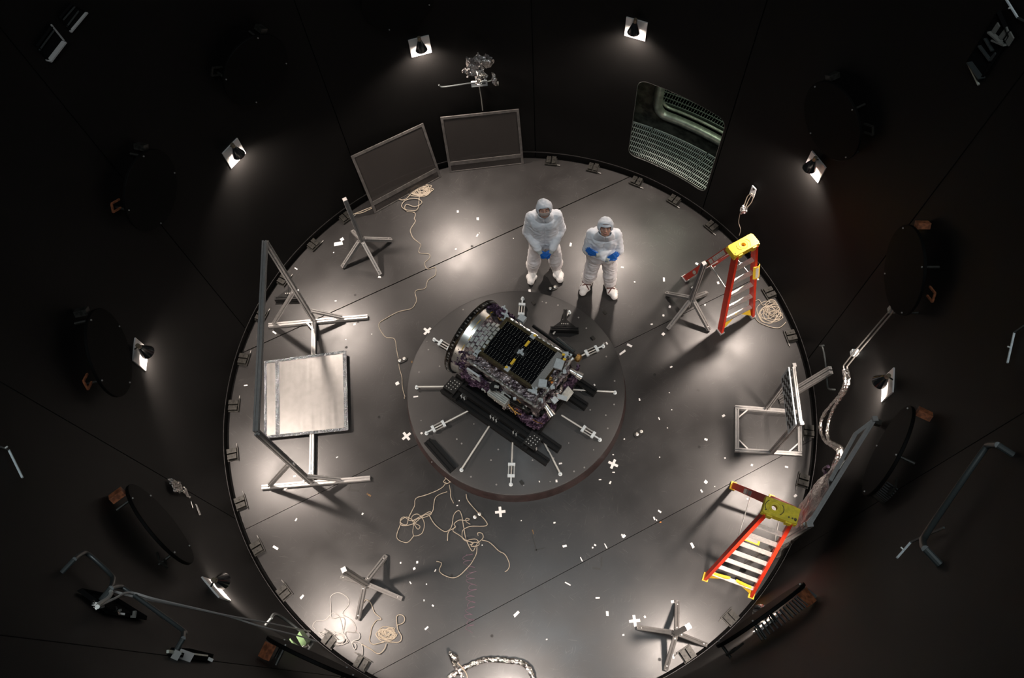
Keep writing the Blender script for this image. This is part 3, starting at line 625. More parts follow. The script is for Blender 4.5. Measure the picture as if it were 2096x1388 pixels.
MB().add([pc(u, v, z) for z in (.032, .044) for u, v in ((0, 0), (1, 0), (1, 1), (0, 1))], [(0, 1, 2, 3), (7, 6, 5, 4), (0, 4, 5, 1), (1, 5, 6, 2), (2, 6, 7, 3), (3, 7, 4, 0)]).build('target_board', M['white_metal'], t)
ck = MB(); NX, NY = 12, 5
for i in range(NX):
    for j in range(NY):
        if (i+j) % 2 == 0:
            u0, u1, v0, v1 = (i+.6)/(NX+1.2), (i+1.6)/(NX+1.2), (j+.6)/(NY+1.2), (j+1.6)/(NY+1.2)
            q = [pc(u0, v0, .046), pc(u1, v0, .046), pc(u1, v1, .046), pc(u0, v1, .046)]; ck.add(q + [x - n_*.0025 for x in q], [(0, 1, 2, 3), (7, 6, 5, 4), (0, 4, 5, 1), (1, 5, 6, 2), (2, 6, 7, 3), (3, 7, 4, 0)])
ck.build('checker_squares', M['tapeb'], t)
MB().box(T1*0 + p1 + zu*(z1+.03) + e*.05, (.036, .036, .04)).build('corner_joint', M['alu'], t); MB().box(p0 + zu*(z0+.03) - e*.05, (.036, .036, .04)).build('corner_joint', M['alu'], t)
# leaning spare extrusions
for k, (f, w_, lb) in enumerate((((1599, 823), (1701, 762), 'near the target frame, lower one of two'), ((1596, 815), (1699, 753), 'behind the target frame, upper one of two'))):
    F = px(*f, .03); W_ = pw(*w_, 3.405); q = thing('leaning_extrusion', 'spare aluminium extrusion leaning on the wall ' + lb, 'extrusion', F); 
    F.z = .028; MB().bar(F, W_, .036, .045, (0, 0, 1), True).build('profile', M['alu'], q); d = (W_-F).normalized(); MB().bar(W_, W_ + d*.004, .034, .042).build('end_face', M['alud'], q)
# ================================================================== LEANING FOIL RACK AT THE RIGHT
A = pw(1788, 860, 3.38); A2 = px(1655, 1075, A.z)
rA = math.hypot(A2.x, A2.y)
if rA > 3.38: A2 = pw(1655, 1075, 3.38)
t = thing('foil_rack', 'tall rack wrapped in dark crumpled foil by the right wall, behind a ladder', 'rack', ((A.x+A2.x)/2, (A.y+A2.y)/2, 0))
e = (A2-A).normalized(); inn = V((-e.y, e.x, 0)); inn = -inn if inn.dot(V((A.x, A.y, 0))) > 0 else inn
al(A, A2, 'top_bar', t, .036, .036)
I0 = px(1751, 888, A.z); I1 = px(1699, 984, A.z); al(I0, I1, 'inner_bar', t, .030, .030)
al(A, I0, 'cross_bar', t, .03, .03)
G0, G1 = V((A.x, A.y, 0)), V((A2.x, A2.y, 0)); sh = inn*.18
MB().bar(A - zu*.03, A - zu*.03 + V((A.x, A.y, 0)).normalized()*.07, .05).build('wall_bracket', M['clamp'], t); al(A2 - zu*.03, A2 - zu*(A2.z-.02) + sh*.2, 'post', t, .045, .045, (1, 0, 0))
MB().box(A + zu*.02, (.045, .045, .05)).build('corner_joint', M['alu'], t); MB().box(A2 + zu*.02, (.05, .045, .05)).build('corner_joint', M['alu'], t)
D0, D1 = pw(1704, 963, 3.40), px(1592, 1140, .02)
Dm = px(1640, 1020, .05)
def fr_(u, v):
    top = (A*.62 + A2*.38)*(1-u) + A2*u + inn*.015 - zu*.02; bot = D0*(1-u)**2 + Dm*2*u*(1-u) + D1*u*u
    p = top*(1-v) + bot*v
    p = p + inn*(.05*math.sin(u*math.pi)*math.sin(v*math.pi)) + crumple(p, .03, 5) + crumple(p, .016, 16, 3); k = p.to_2d().length
    return p if k < 3.43 else V((p.x*3.43/k, p.y*3.43/k, max(.02, p.z)))
MB().slab(fr_, 44, 44, .004).build('foil_wrap', M['foil2'], t)
MB().tube([fr_(1, .02*k*2.5) + crumple(V((k, 1, 2)), .02, 3) for k in range(21)], [.02 + .008*math.sin(k*2.2) for k in range(21)], 7).build('foil_edge', M['foil'], t)
q = wpx([(1682, 985), (1690, 970), (1686, 962), (1695, 955)], 3.40)
tag(MB().tube(smooth_path(q, 5), .018, 8).build('violet_ribbon', M['mliv']), 'short violet ribbon hanging at the top edge of the foil-wrapped rack', 'ribbon')
# foil wrapped hoses and their conduits
def foil_hose(name, pts, r, label, cat, seed=0, n=9):
    t = thing(name, label, cat, pts[0]); P = smooth_path(pts, n); rr = [r*(1 + .16*noise.noise(V((i*1.1, seed, 0)))) for i in range(len(P))]
    mb = MB().tube(P, rr, 10); mb.v = [p + crumple(p, r*.42, 2.0/r*.55, seed) for p in mb.v]; mb.build('foil_sleeve', M['foil'], t); return t
def wpx(L, r): return [pw(u, v, r) for u, v in L]
foil_hose('foil_hose', wpx([(1727, 757), (1730, 782), (1722, 805), (1700, 832), (1684, 855), (1680, 880), (1690, 903), (1708, 915), (1716, 925), (1710, 945), (1703, 962)], 3.385), .020, 'foil-wrapped hose on the right wall, outer one of the pair with the wide bend', 'hose', 1)
foil_hose('foil_hose', wpx([(1734, 757), (1737, 778), (1730, 800), (1712, 828), (1701, 850), (1694, 880), (1697, 902), (1712, 911), (1722, 918), (1719, 938), (1709, 957)], 3.34), .018, 'foil-wrapped hose on the right wall, inner one of the pair with the tighter bend', 'hose', 2)
for k, (L, lb) in enumerate((([(1824, 633), (1748, 721), (1727, 748), (1727, 760)], 'left one of the pair'), ([(1830, 636), (1754, 725), (1734, 750), (1735, 760)], 'right one of the pair'))):
    q = thing('conduit', 'thin metal conduit on the right wall above the foil hoses, ' + lb, 'conduit', pw(*L[0], 3.40)); MB().tube(wpx(L, 3.405), .007, 8).build('pipe', M['dimsteel'], q)
for u, v in ((1827, 633), (1749, 722)):
    P = pw(u, v, 3.43); tag(MB().box(P, (.06, .05, .07), Matrix.Rotation(R_(azof(P)), 3, 'Z')).build('pipe_clip', M['white_metal']), 'pale pipe clip holding the paired conduits, ' + ('upper one' if u > 1800 else 'lower one by the bend'), 'clip')
# ================================================================== MESH SCREENS LEANING ON THE BACK WALL
def screen(b0, b1, t0, t1, label):
    P0, P1 = px(*b0, .0), px(*b1, .0); Q0, Q1 = pw(*t0, 3.41), pw(*t1, 3.41)
    if P0.to_2d().length > 3.40: P0 = P0*(3.40/P0.to_2d().length)
    if P1.to_2d().length > 3.40: P1 = P1*(3.40/P1.to_2d().length)
    P0.z = P1.z = .004; zt = (Q0.z+Q1.z)/2; Q0 = px(*t0, zt); Q1 = px(*t1, zt)
    m = (P0+P1)/2; t = thing('mesh_screen', label, 'screen', m)
    f = lambda u, v: (P0*(1-u)+P1*u)*(1-v) + (Q0*(1-u)+Q1*u)*v
    nrm = (P1-P0).cross(Q0-P0).normalized(); nrm = nrm if nrm.dot(m) < 0 else -nrm
    MB().slab(lambda u, v: f(u, v), 8, 8, .003).build('mesh', M['screen'], t)
    wd = .032
    for nm, (u0, u1, v0, v1) in (('frame_tape', (0, wd, 0, 1)), ('frame_tape', (1-wd, 1, 0, 1)), ('frame_tape', (wd, 1-wd, 1-wd*1.2, 1)), ('frame_tape', (wd, 1-wd, 0, wd*.5)), ('cross_tape', (wd, 1-wd, .13, .195))):
        MB().slab(lambda u, v: f(u0+(u1-u0)*u, v0+(v1-v0)*v) + nrm*.006, 6, 2, .010).build(nm, M['screen_frame'], t)
screen((767, 437), (903, 362), (718, 320), (866, 252), 'left black mesh screen with grey tape edges, leaning above a coil of cable')
screen((920, 353), (1072, 335), (901, 240), (1062, 223), 'right black mesh screen with grey tape edges, below the crumpled foil bundle')
# ================================================================== LADDERS
def ladder(fl, fr, rl, cap_l, cap_r, H, ns, m_red, m_cap, label, new):
    FL, FR, RL = px(*fl), px(*fr), px(*rl); RR = RL + (FR-FL)*.86; CL, CR = px(*cap_l, H), px(*cap_r, H)
    t = thing('stepladder', label, 'ladder', (FL+FR+RL+RR)/4)
    ax = (CR-CL).normalized(); back = ((RL+RR)/2 - (FL+FR)/2); back = (back - ax*back.dot(ax)); back.z = 0; back.normalize()
    C0 = (CL+CR)/2; wC = (CR-CL).length; dC = .15
    TL = CL + ax*.02 - back*.045 - zu*.05; TR = CR - ax*.02 - back*.045 - zu*.05
    BL, BR = CL + ax*.03 + back*.05 - zu*.04, CR - ax*.03 + back*.05 - zu*.04
    for a, b in ((FL, TL), (FR, TR)): MB().bar(a + zu*.02, b, .032, .078, back).build('front_rail', m_red, t)
    for a, b in ((RL, BL), (RR, BR)): MB().bar(a + zu*.02, b, .030, .070, back).build('rear_rail', m_red, t)
    for a in (FL, FR, RL, RR): MB().box(a + zu*.014, (.06, .09, .028), Matrix.Rotation(math.atan2(ax.y, ax.x), 3, 'Z')).build('foot', M['labelg'] if new else M['yellow'], t)
    for k in range(ns):
        s = (.15 + .169*k) if new else (.09 + .125*k); a, b = FL + (TL-FL)*s, FR + (TR-FR)*s
        st_ = MB().bar(a, b, .050 if new else .040, .022); 
        for q in (-.017, -.006, .006, .017): st_.bar(a + back*q + zu*.015, b + back*q + zu*.0125, .004, .004)
        st_.build('step', M['step'], t)
    for k in range(2 if new else 3):
        s = (.35 + .5*k)/H; a, b = RL + (BL-RL)*s, RR + (BR-RR)*s; MB().bar(a, b, .035, .012).build('rear_brace', M['step'], t)
    for s_, (a0, a1, b0, b1) in ((.0, (FL, TL, RL, BL)), (1., (FR, TR, RR, BR))):
        MB().bar(a0 + (a1-a0)*.56, b0 + (b1-b0)*.56, .006, .022).build('spreader', M['rod'], t)
    for s_, P, Q, T_ in ((1, FL, FR, TL), (-1, FR, FL, TR)):
        d = (Q-P).normalized(); u = (T_-P).normalized(); g = [P + u*.03 + d*.015, P + u*.20 + d*.03, P + u*.25 + d*.20]
        MB().add([x - back*.012 for x in g] + [x + back*.012 for x in g], [(0, 1, 2), (5, 4, 3), (0, 3, 4, 1), (1, 4, 5, 2), (2, 5, 3, 0)]).build('corner_brace', m_cap if new else M['yellow'], t)
    # moulded top cap with a hole, slots and screws
    Rc = Matrix((ax, back, zu)).transposed().to_4x4(); Rc.translation = C0
    hw, hd = wC/2 + .02, dC/2; hc = (0.0, 0.0) if new else (-.06, 0)
    cap = MB(); rect = []; n = 40; hole = [(hc[0] + .024*math.cos(2*math.pi*i/n), hc[1] + .024*math.sin(2*math.pi*i/n)) for i in range(n)]
    for i in range(n):
        a = 2*math.pi*i/n; c, s = math.cos(a), math.sin(a); k = min((hw - hc[0]*(1 if c > 0 else -1))/max(abs(c), 1e-6), hd/max(abs(s), 1e-6)); rect.append((hc[0] + c*k, hc[1] + s*k))
    z1_, z0_ = 0.0, -.075
    vs = [Rc @ V((x, y, z)) for (L_, z) in ((rect, z0_), (rect, z1_ - .012), ([(x*.975, y*.95) for x, y in rect], z1_), (hole, z1_), (hole, z1_-.05)) for x, y in L_]
    fs_ = [(r*n+i, r*n+(i+1) % n, (r+1)*n+(i+1) % n, (r+1)*n+i) for r in range(4) for i in range(n)]
    cap.add(vs, fs_)
    for sx in (-1, 1): cap.box(Rc @ V((sx*hw*.93, 0, -.05)), (.02, hd*1.96, .06), Rc.to_3x3())
    for sx in (-.55, .55): cap.box(Rc @ V((sx*hw, -hd, -.045)), (.05, .024, .07), Rc.to_3x3())
    tc_ = cap.build('top_cap', m_cap, t, smooth=30)
    ring = MB().lathe([(.040, 0), (.046, .003), (.048, .003), (.052, 0)], Rc @ V((hc[0], hc[1], .0)), zu, 32); ring.build('moulded_ring', m_cap, tc_, smooth=40)
    arc = MB()
    for s in (-1, 1):
        arc.tube([Rc @ V((hc[0] + s*.078*math.cos(R_(q)), .078*math.sin(R_(q))*.8, .001)) for q in range(-45, 46, 9)], .0035, 6)
    arc.build('moulded_rib', M['yellow_old'] if new else M['labeld'], tc_)
    if not new:
        for dx, r in ((.07, .008), (.10, .008), (.125, .013)): MB().lathe([(r, 0), (r, .002), (0, .002)], Rc @ V((dx, -.035, 0)), zu, 14).build('screw_hole', M['labeld'], tc_)
    for dx in (-.85, .85): MB().lathe([(.006, 0), (.006, .002), (0, .002)], Rc @ V((dx*hw, -hd*.6, 0)), zu, 10).build('screw', M['labeld'], tc_)
    # stickers on the rear rail facing outward and on the front rail
    out = -ax
    def sticker(P, Q, s0, s1, m, off=.016, w=.05, up=back, o=None):
        d = (Q-P); o = out if o is None else o; a, b = P + d*s0, P + d*s1; MB().bar(a + o*off, b + o*off, .002, w, up).build('sticker', m, t)
    if new:
        sticker(RL, BL, .68, .90, M['label'], .0165, .052); sticker(RL, BL, .60, .66, M['label'], .0165, .05); sticker(RL, BL, .50, .58, M['labeld'], .0165, .055)
        c = RL + (BL-RL)*.26 + out*.017; u_ = (BL-RL).normalized(); w_ = u_.cross(out).normalized()
        ov = [(math.cos(2*math.pi*i/24)*.055, math.sin(2*math.pi*i/24)*.028) for i in range(24)]; Mo = Matrix((u_, w_, out)).transposed().to_4x4(); Mo.translation = c
        lb = MB().prism(ov, -.001, .001, Mo).build('sticker', M['labelg'], t); MB().prism([(x*.8, y*.62) for x, y in ov], .001, .0016, Mo).build('sticker_print', M['label'], lb)
        for k in range(5): MB().bar(c + u_*(-.03 + .015*k) + out*.0022 - w_*.006, c + u_*(-.026 + .015*k) + out*.0022 + w_*.006, .001, .003, out).build('sticker_print', M['labeld'], lb)
        for k in range(9): q = RL + (BL-RL)*(.70 + .021*k) + out*.0182; MB().bar(q - w_*.02, q + w_*.018, .001, .006, out).build('sticker_print', M['labelg'], t)
        q = FR + (TR-FR)*.70 - ax*.0 - back*.045; d_ = (TR-FR).normalized(); MB().slab(lambda u, v: q + d_*(.26*(.5-v)) + (ax*(.045*(u-.5)*2) - back*(.02*math.sin(u*3))), 4, 6, .003).build('hanging_tag', M['yellow'], t)
        q2 = q - back*.004; MB().slab(lambda u, v: q2 + d_*(.20*(.5-v)) + (ax*(.032*(u-.5)*2) - back*(.02*math.sin(u*3)+.001)), 4, 6, .002).build('tag_label', M['label'], t)
        for k in range(3): MB().box(RL + (BL-RL)*(.80 + .05*k) + ax*.05 + zu*.0, (.03, .04, .05)).build('hook', M['yellow'], t)
        MB().ball(RL + (BL-RL)*.80 + ax*.07 + zu*.02, .012).build('indicator', M['tealled'], t)
    else:
        sticker(RL, BL, .40, .46, M['label'], .0165, .05); sticker(RL, BL, .47, .50, M['labelg'], .0165, .05); sticker(RL, BL, .52, .60, M['labelg'], .0165, .045)
        s = .59; a = FL + (TL-FL)*s + (FR-FL)*.22 + back*.08; MB().box(a + zu*-.02, (.17, .07, .004), Matrix.Rotation(math.atan2(ax.y, ax.x), 3, 'Z')).build('paper_tag', M['yellow_old'], t)
        MB().box(a + zu*-.017, (.13, .05, .003), Matrix.Rotation(math.atan2(ax.y, ax.x), 3, 'Z')).build('tag_label', M['labelg'], t)
    return t
ladder((1474, 679), (1538, 646), (1402, 571), (1499, 513), (1545, 488), 1.60, 5, M['red'], M['yellow'], 'red stepladder with a bright yellow top and five steps, behind a star stand', True)
ladder((1444, 1182), (1538, 1217), (1500, 995), (1569, 1033), (1631, 1056), 2.10, 7, M['red'], M['yellow_old'], 'red stepladder with a dull yellow top and seven steps, by the foil-wrapped rack', False)
# ================================================================== FLOOR CLAMPS
def clock(u, v, cx=1068, cy=890):
    a = math.degrees(math.atan2(u-cx, cy-v)) % 360; mins = round(a/360*72)*10 % 720
    return '%d:%02d' % ((mins//60) or 12, mins % 60)
cl0 = None
for u, v in [(1130,320),(1217,335),(1308,362),(1385,403),(1460,460),(1580,597),(1620,687),(1657,882),(1650,985),(1497,1265),(1405,1335),(740,1357),(580,1213),(527,1120),(495,1028),(475,930),(476,830),(500,735),(530,645),(575,570),(637,497),(700,437),(690,1290)]:
    P = px(u, v, .03); a = azof(P); P = wp(a, 0, 3.385); lb = 'small black clamp at the floor rim, at %s on a clock face' % clock(u, v)
    if cl0 is None:
        cl0 = thing('floor_clamp', lb, 'clamp', P, R_(a), 'clamps around the rim of the floor')
        MB().box((0, -.036, .033), (.115, .055, .05)).build('block', M['clamp'], cl0, False); MB().box((.0, .036, .033), (.105, .055, .05)).build('block', M['clamp'], cl0, False)
        MB().box((.0, 0, .005), (.13, .15, .010)).build('base_plate', M['clamp'], cl0, False); MB().box((-.064, 0, .03), (.010, .17, .018)).build('bar', M['clamp'], cl0, False)
        MB().cyl((-.055, -.085, .02), (-.055, -.125, .02), .005, 8).build('pin', M['dimsteel'], cl0, False)
        for y in (-.036, .036): MB().cyl((0, y, .058), (0, y, .064), .010, 6).build('bolt', M['clamp'], cl0, False)
    else: copy_tree(cl0, P, R_(a), lb)
# black oblong plates with two bolts
bp0 = None
for u, v, rot, lb in ((1131, 590, .25, 'by the two standing people'), (823, 737, .35, 'left of the turntable'), (1308, 887, .5, 'right of the turntable'), (977, 1056, .5, 'among the beige cables')):
    P = px(u, v, 0); lb = 'black oblong plate with two bolts on the floor, ' + lb
    if bp0 is None:
        bp0 = thing('bolted_plate', lb, 'plate', P, rot, 'black oblong plates on the floor')
        q = [(.032 + .036*math.cos(a), .036*math.sin(a)) for a in [math.pi*(-.5 + i/12) for i in range(13)]] + [(-.032 + .036*math.cos(a), .036*math.sin(a)) for a in [math.pi*(.5 + i/12) for i in range(13)]]
        MB().prism(q, 0, .014).build('plate', M['tapeb'], bp0, False)
        for x in (-.03, .03): MB().lathe([(.019, .014), (.019, .020), (.010, .024), (.006, .020), (0, .020)], (x, 0, 0), n=12).build('bolt', M['steel'], bp0, False, 40)
    else: copy_tree(bp0, P, rot, lb)
# ================================================================== TAPE CROSSES AND SCRAPS
for u, v, rot, z, lb in ((875, 678, .75, 0, 'upper left of the turntable'), (832, 893, .6, 0, 'left of the turntable'), (1255, 950, -.55, 0, 'right of the turntable, below the bolted plate'), (1024, 1048, 0, 0, 'just below the turntable'), (1299, 1271, 0, 0, 'touching the lower right star stand')):
    P = px(u, v, z); w_, l_ = .0145, .058; c = MB()
    for k, a in enumerate((rot, rot + math.pi/2)): d = V((math.cos(a), math.sin(a), 0)); c.bar(P - d*l_ + V((0, 0, .0012 + .0006*k)), P + d*l_ + V((0, 0, .0012 + .0006*k)), w_*2, .0022)
    tag(c.build('tape_cross', M['tape']), 'white tape cross on the floor, ' + lb, 'tape mark', 'white tape crosses on the floor')
W_ = '937,433,4,5,0 978,448,5,6,0 977,482,3,7,-30 981,477,2,2,0 693,499,17,8,3 700,490,7,6,30 683,517,2,2,0 777,567,6,4,-10 687,616,4,3,0 933,510,4,3,0 1051,488,2,2,0 1168,501,4,8,-20 1274,547,6,3,-20 1299,577,3,3,0 1084,595,5,6,0 1359,572,4,9,-10 1470,579,4,5,10 1417,589,5,4,20 1371,628,4,5,-25 1358,646,4,4,-25 1443,624,3,4,-20 1334,664,4,3,0 1288,707,11,4,-35 1274,722,15,4,30 1358,684,6,5,40 1374,751,5,3,25 1559,561,4,4,0 1551,571,3,5,10 1426,540,6,4,-40 1309,818,3,5,5 1349,857,2,5,15 1375,839,2,2,0 1481,851,6,4,20 1445,900,6,4,-25 1366,876,2,2,0 1350,936,2,2,0 1484,938,3,3,0 1445,987,6,6,40 1463,996,2,2,0 1370,804,2,2,0 1539,952,4,4,-20 1610,956,6,3,-20 1436,1005,3,6,20 1417,1116,5,10,20 1628,1015,7,4,30 1530,1021,3,3,0 1350,1047,7,3,-40 1339,1061,3,6,15 1344,1065,2,3,0 1277,1098,7,5,40 1273,1095,3,3,-40 1240,1118,2,10,20 1218,1116,4,3,-30 1213,1121,3,3,0 1156,1118,8,4,10 1135,1070,4,3,0 1067,1066,2,2,0 1190,1145,2,8,20 1162,1195,12,2,-35 1223,1224,8,3,-5 1243,1256,5,8,-5 1320,1263,4,4,30 1377,1232,6,5,0 1057,1257,13,5,38 1276,1300,4,3,10 1119,1309,3,2,0 1378,1344,4,8,10 585,1000,8,4,40 606,1064,3,6,-30 564,1121,12,4,-35 742,1052,3,4,-30 603,975,6,3,10 618,1222,9,4,45 854,1151,4,4,0 848,1164,5,4,20 820,1152,3,3,0 891,1168,2,5,-35 840,1193,2,5,30 873,1196,2,2,0 868,1229,2,3,0 886,1240,4,3,-30 873,1286,8,3,35 940,1025,2,2,0 936,1035,3,2,0 987,1116,2,2,0 1256,967,5,2,-10 1228,982,5,2,-5 1249,988,3,6,-35 1278,899,3,2,30 1255,931,3,2,0 606,550,7,2,-40 726,664,5,4,10 708,695,3,2,0 562,681,9,3,-40 503,789,7,2,0 761,684,2,2,0 813,785,8,6,20 690,936,4,2,20 1104,986,2,3,0 1147,949,7,3,5 1139,985,4,5,0 863,887,4,4,30 1217,788,3,4,30 851,812,10,3,0 1242,703,3,5,20'
MARKS = [('the turntable', 1059, 805), ('the foil sheet', 625, 808), ('the target frame', 1575, 880), ('the bright-topped ladder', 1510, 600), ('the dull-topped ladder', 1530, 1130), ('the veiled person', 1115, 575), ('the cross-armed person', 1223, 605), ('the upper left star stand', 737, 500),
    ('the lower left star stand', 745, 1200), ('the lower right star stand', 1382, 1300), ('the near frame foot', 650, 990), ('the central cable loops', 920, 1085), ('the left mesh screen', 820, 400), ('the star stand by the ladder', 1410, 625), ('the right oblong plate', 1308, 887), ('the white cable tangle', 690, 1290), ('the bottom tape cross', 1024, 1048), ('the right tape cross', 1255, 950), ('the corner tape cross', 1299, 1271)]
DIRS = ['right of', 'above right of', 'above', 'above left of', 'left of', 'below left of', 'below', 'below right of']
ORD = ['nearest', 'second nearest', 'third nearest', 'fourth nearest', 'fifth nearest', 'sixth nearest', 'seventh nearest', 'eighth nearest', 'ninth nearest', 'tenth nearest']
items = []
for s_ in W_.split():
    u, v, w_, h_, r_ = map(float, s_.split(',')); sh = 'strip' if max(w_, h_) >= 1.9*min(w_, h_) else 'square'; sz = 'tiny' if max(w_, h_) <= 3 else ('small' if max(w_, h_) < 7 else 'larger')
    k = min(range(len(MARKS)), key=lambda i: math.hypot(u-MARKS[i][1], v-MARKS[i][2]) - (140 if i == 0 else 0)); m = MARKS[k]
    d = DIRS[round(math.degrees(math.atan2(m[2]-v, u-m[1]))/45) % 8]; items.append([u, v, w_, h_, r_, '%s white tape %s %s %s' % (sz, sh, d, m[0]), math.hypot(u-m[1], v-m[2]) + .001*len(items)])
for it in items:
    same = sorted([j for j in items if j[5] == it[5]], key=lambda j: j[6]); lb = it[5]
    if len(same) > 1: lb = ORD[same.index(it)] + ' ' + lb
    u, v, w_, h_, r_ = it[:5]; on = ((u-1059)/222)**2 + ((v-805)/207)**2 < 1; P = px(u, v, .2 if on else 0); P = P if P.to_2d().length < 3.40 else V((P.x*3.4/P.to_2d().length, P.y*3.4/P.to_2d().length, 0)); k = P.to_2d() - CAM_C.to_2d(); sc_ = (P - CAM_C).length/FPX
    mb = MB(); Rz = Matrix.Rotation(R_(r_), 3, 'Z'); sx, sy = w_*sc_/2, h_*sc_/2*1.08
    q = [(-sx*rnd.uniform(.85, 1.1), -sy*rnd.uniform(.8, 1.1)), (sx*rnd.uniform(.85, 1.1), -sy*rnd.uniform(.8, 1.1)), (sx*rnd.uniform(.85, 1.15), sy*rnd.uniform(.8, 1.15)), (-sx*rnd.uniform(.8, 1.1), sy*rnd.uniform(.85, 1.1))]
    Mx = Rz.to_4x4(); Mx.translation = P; mb.prism(q, .0, .0022, Mx); tag(mb.build('tape_scrap', M['tape']), lb, 'tape scrap', 'white tape scraps on the floor')
for i, (u, v, w_, h_, r_, m, lb) in enumerate([(1231, 1150, 3, 20, -10, 'tapeb', 'upright arm of the black tape L below right of the turntable'), (1221, 1164, 16, 4, -15, 'tapeb', 'flat arm of the black tape L below right of the turntable'), (715, 996, 4, 17, -20, 'tapeb', 'short black tape strip beside the near foot of the tall frame'), (726, 1004, 19, 4, -17, 'tapeb', 'long black tape strip beside the near foot of the tall frame'),
    (671, 1089, 4, 12, 35, 'tapeb', 'black tape strip with a pale end, lower left floor'), (643, 1109, 5, 3, -20, 'tapeb', 'tiny black tape bit on the lower left floor'), (630, 1142, 11, 4, -35, 'tapeb', 'crumpled dark tape strip on the lower left floor'), (755, 1013, 10, 3, -40, 'kapton', 'amber tape bit right of the near foot of the tall frame'), (822, 1008, 12, 3, 10, 'tapeb', 'black tape strip left of the turntable bottom edge'),
    (1429, 799, 6, 4, -40, 'tapeb', 'dark tape flake left of the target frame'), (1524, 902, 7, 6, 10, 'tapeb', 'dark square flake inside the target frame'), (1091, 1089, 2, 9, 8, 'kapton', 'amber tape strip under the turntable, pointing down'), (1094, 1112, 2, 34, 10, 'tapeb', 'faint long dark tape strip under the turntable'), (1105, 1124, 22, 2, 8, 'tapeb', 'faint crosswise dark tape strip under the turntable'), (1352, 1069, 3, 2, 0, 'orange', 'tiny orange bit by a floor joint at the lower right'), (843, 741, 3, 5, 0, 'kapton', 'amber bit left of the turntable beside a black oblong plate')]):
    P = px(u, v, 0); sc_ = (P - CAM_C).length/FPX; Mx = Matrix.Rotation(R_(r_), 4, 'Z'); Mx.translation = P; sx, sy = w_*sc_/2, h_*sc_/2
    tag(MB().prism([(-sx, -sy), (sx, -sy*.9), (sx*.95, sy), (-sx, sy*.95)], 0, .0022, Mx).build('dark_tape', M[m]), lb, 'tape scrap')
for u, v, lb in ((727, 604, 'left of the long cable'), (733, 659, 'beside the far foot of the tall frame'), (709, 711, 'above the foil sheet'), (776, 854, 'right of the foil sheet'), (966, 504, 'in the bright pool behind the turntable'), (1431, 915, 'left of the target frame'), (1340, 767, 'right of the turntable'), (1007, 1302, 'near the bottom edge'), (925, 1178, 'under the cable loops'), (1350, 1350, 'by the lower right star stand')):
    P = px(u, v, 0); tag(MB().lathe([(.017, 0), (.017, .002), (.006, .002), (.005, .0005), (0, .0005)], P, n=16).build('floor_plug', M['blackp']), 'dark round plug in the floor ' + lb, 'plug', 'floor plugs')
# ================================================================== CABLES ON THE FLOOR
def zc(L, ox, oy, s): return [(ox + x/s, oy + y/s) for x, y in L]
def fix(p, q):                      # keep a cable on the turntable top, over its edge, or inside the wall
    r = p.to_2d().length
    if r > 3.40: return p*(3.40/r)
    if r < 1.325:
        s = pr(p); Q = px(s.x, s.y, .2)
        if Q.to_2d().length < 1.268: return Q
        Q = px(s.x, s.y, .1); k = 1.318/Q.to_2d().length; return V((Q.x*k, Q.y*k, .1))
    return p
def cable(name, paths, m, r, label, z0=.006, lift=.004):
    t = thing(name, label, 'cable', px(*paths[0][0], 0)); 
    for i, L in enumerate(paths):
        P = smooth_path([px(u, v, 0) for u, v in L], 5); n = len(P)
        P = [fix(p, q) for p, q in zip(P, P[1:] + P[-1:])]
        P = [p + V((noise.noise(p*9)*.006, noise.noise(p*9 + V((5, 0, 0)))*.006, p.z*0 + max(r, r + lift*i + .006*max(0, noise.noise(p*5 + V((i*3, 0, 0))))))) for p in P]
        MB().tube(P, r, 6).build('strand' if len(paths) > 1 else 'cable', M[m], t, smooth=60)
    return t
def loops(cx, cy, rx, ry, n, seed, spread=.5):
    r = random.Random(seed); L = []; a = 0
    while a < n*2*math.pi:
        ox, oy = r.uniform(-spread, spread)*rx*.8, r.uniform(-spread, spread)*ry*.8; k = r.uniform(.35, .75)
        for j in range(6): L.append((cx + ox*.7 + rx*k*math.cos(a + j*1.05 + .3*r.random()), cy + oy*.7 + ry*k*math.sin(a + j*1.05 + .3*r.random())))
        a += 2*math.pi
    return L
main = zc([(960,262),(1040,280),(1050,310),(1040,340),(1050,370),(1000,450),(1010,500),(1035,545),(1080,580),(1108,610),(1090,650),(1095,690),(1190,700),(1195,740),(1145,790),(1160,840),(1190,855),(1250,840),(1260,880),(1245,925),(1180,975),(1150,1050),(1070,1070),(1045,1100),(1062,1160),(1050,1210),(1010,1260),(880,1290)], 640, 380, 4.99) + zc([(1060,1050),(1005,1090),(1040,1165),(1100,1180),(1112,1240),(1125,1310),(1133,1370)], 440, 300, 2.994) + [(823, 775), (825, 800), (831, 817)]
cable('cable_coil', [main, loops(860, 392, 30, 15, 9, 3), loops(868, 390, 22, 12, 5, 12), zc([(885,145),(950,150),(1040,60),(1130,20),(1200,40)], 640, 380, 4.99), zc([(960,262),(910,220),(950,160),(1060,140),(1120,180),(1050,225),(960,200),(950,250),(1050,265),(1085,220),(1090,120)], 640, 380, 4.99)], 'cord', .0050, 'long beige cable from a coil under the left mesh screen to the turntable')
cable('cable_coil', [loops(1579, 641, 33, 29, 6, 21), loops(1577, 643, 35, 27, 4, 22), zc([(1500,390),(1540,480),(1620,530),(1760,560),(1840,500)], 1240, 560, 4.99), zc([(1500,300),(1560,275),(1600,330),(1680,270),(1760,300)], 1240, 560, 4.99), loops(1582, 632, 26, 20, 3, 23)], 'cord', .0044, 'beige cable coil on the floor behind the shiny-topped red ladder')
Z = lambda *L: zc(L, 620, 960, 3.243)
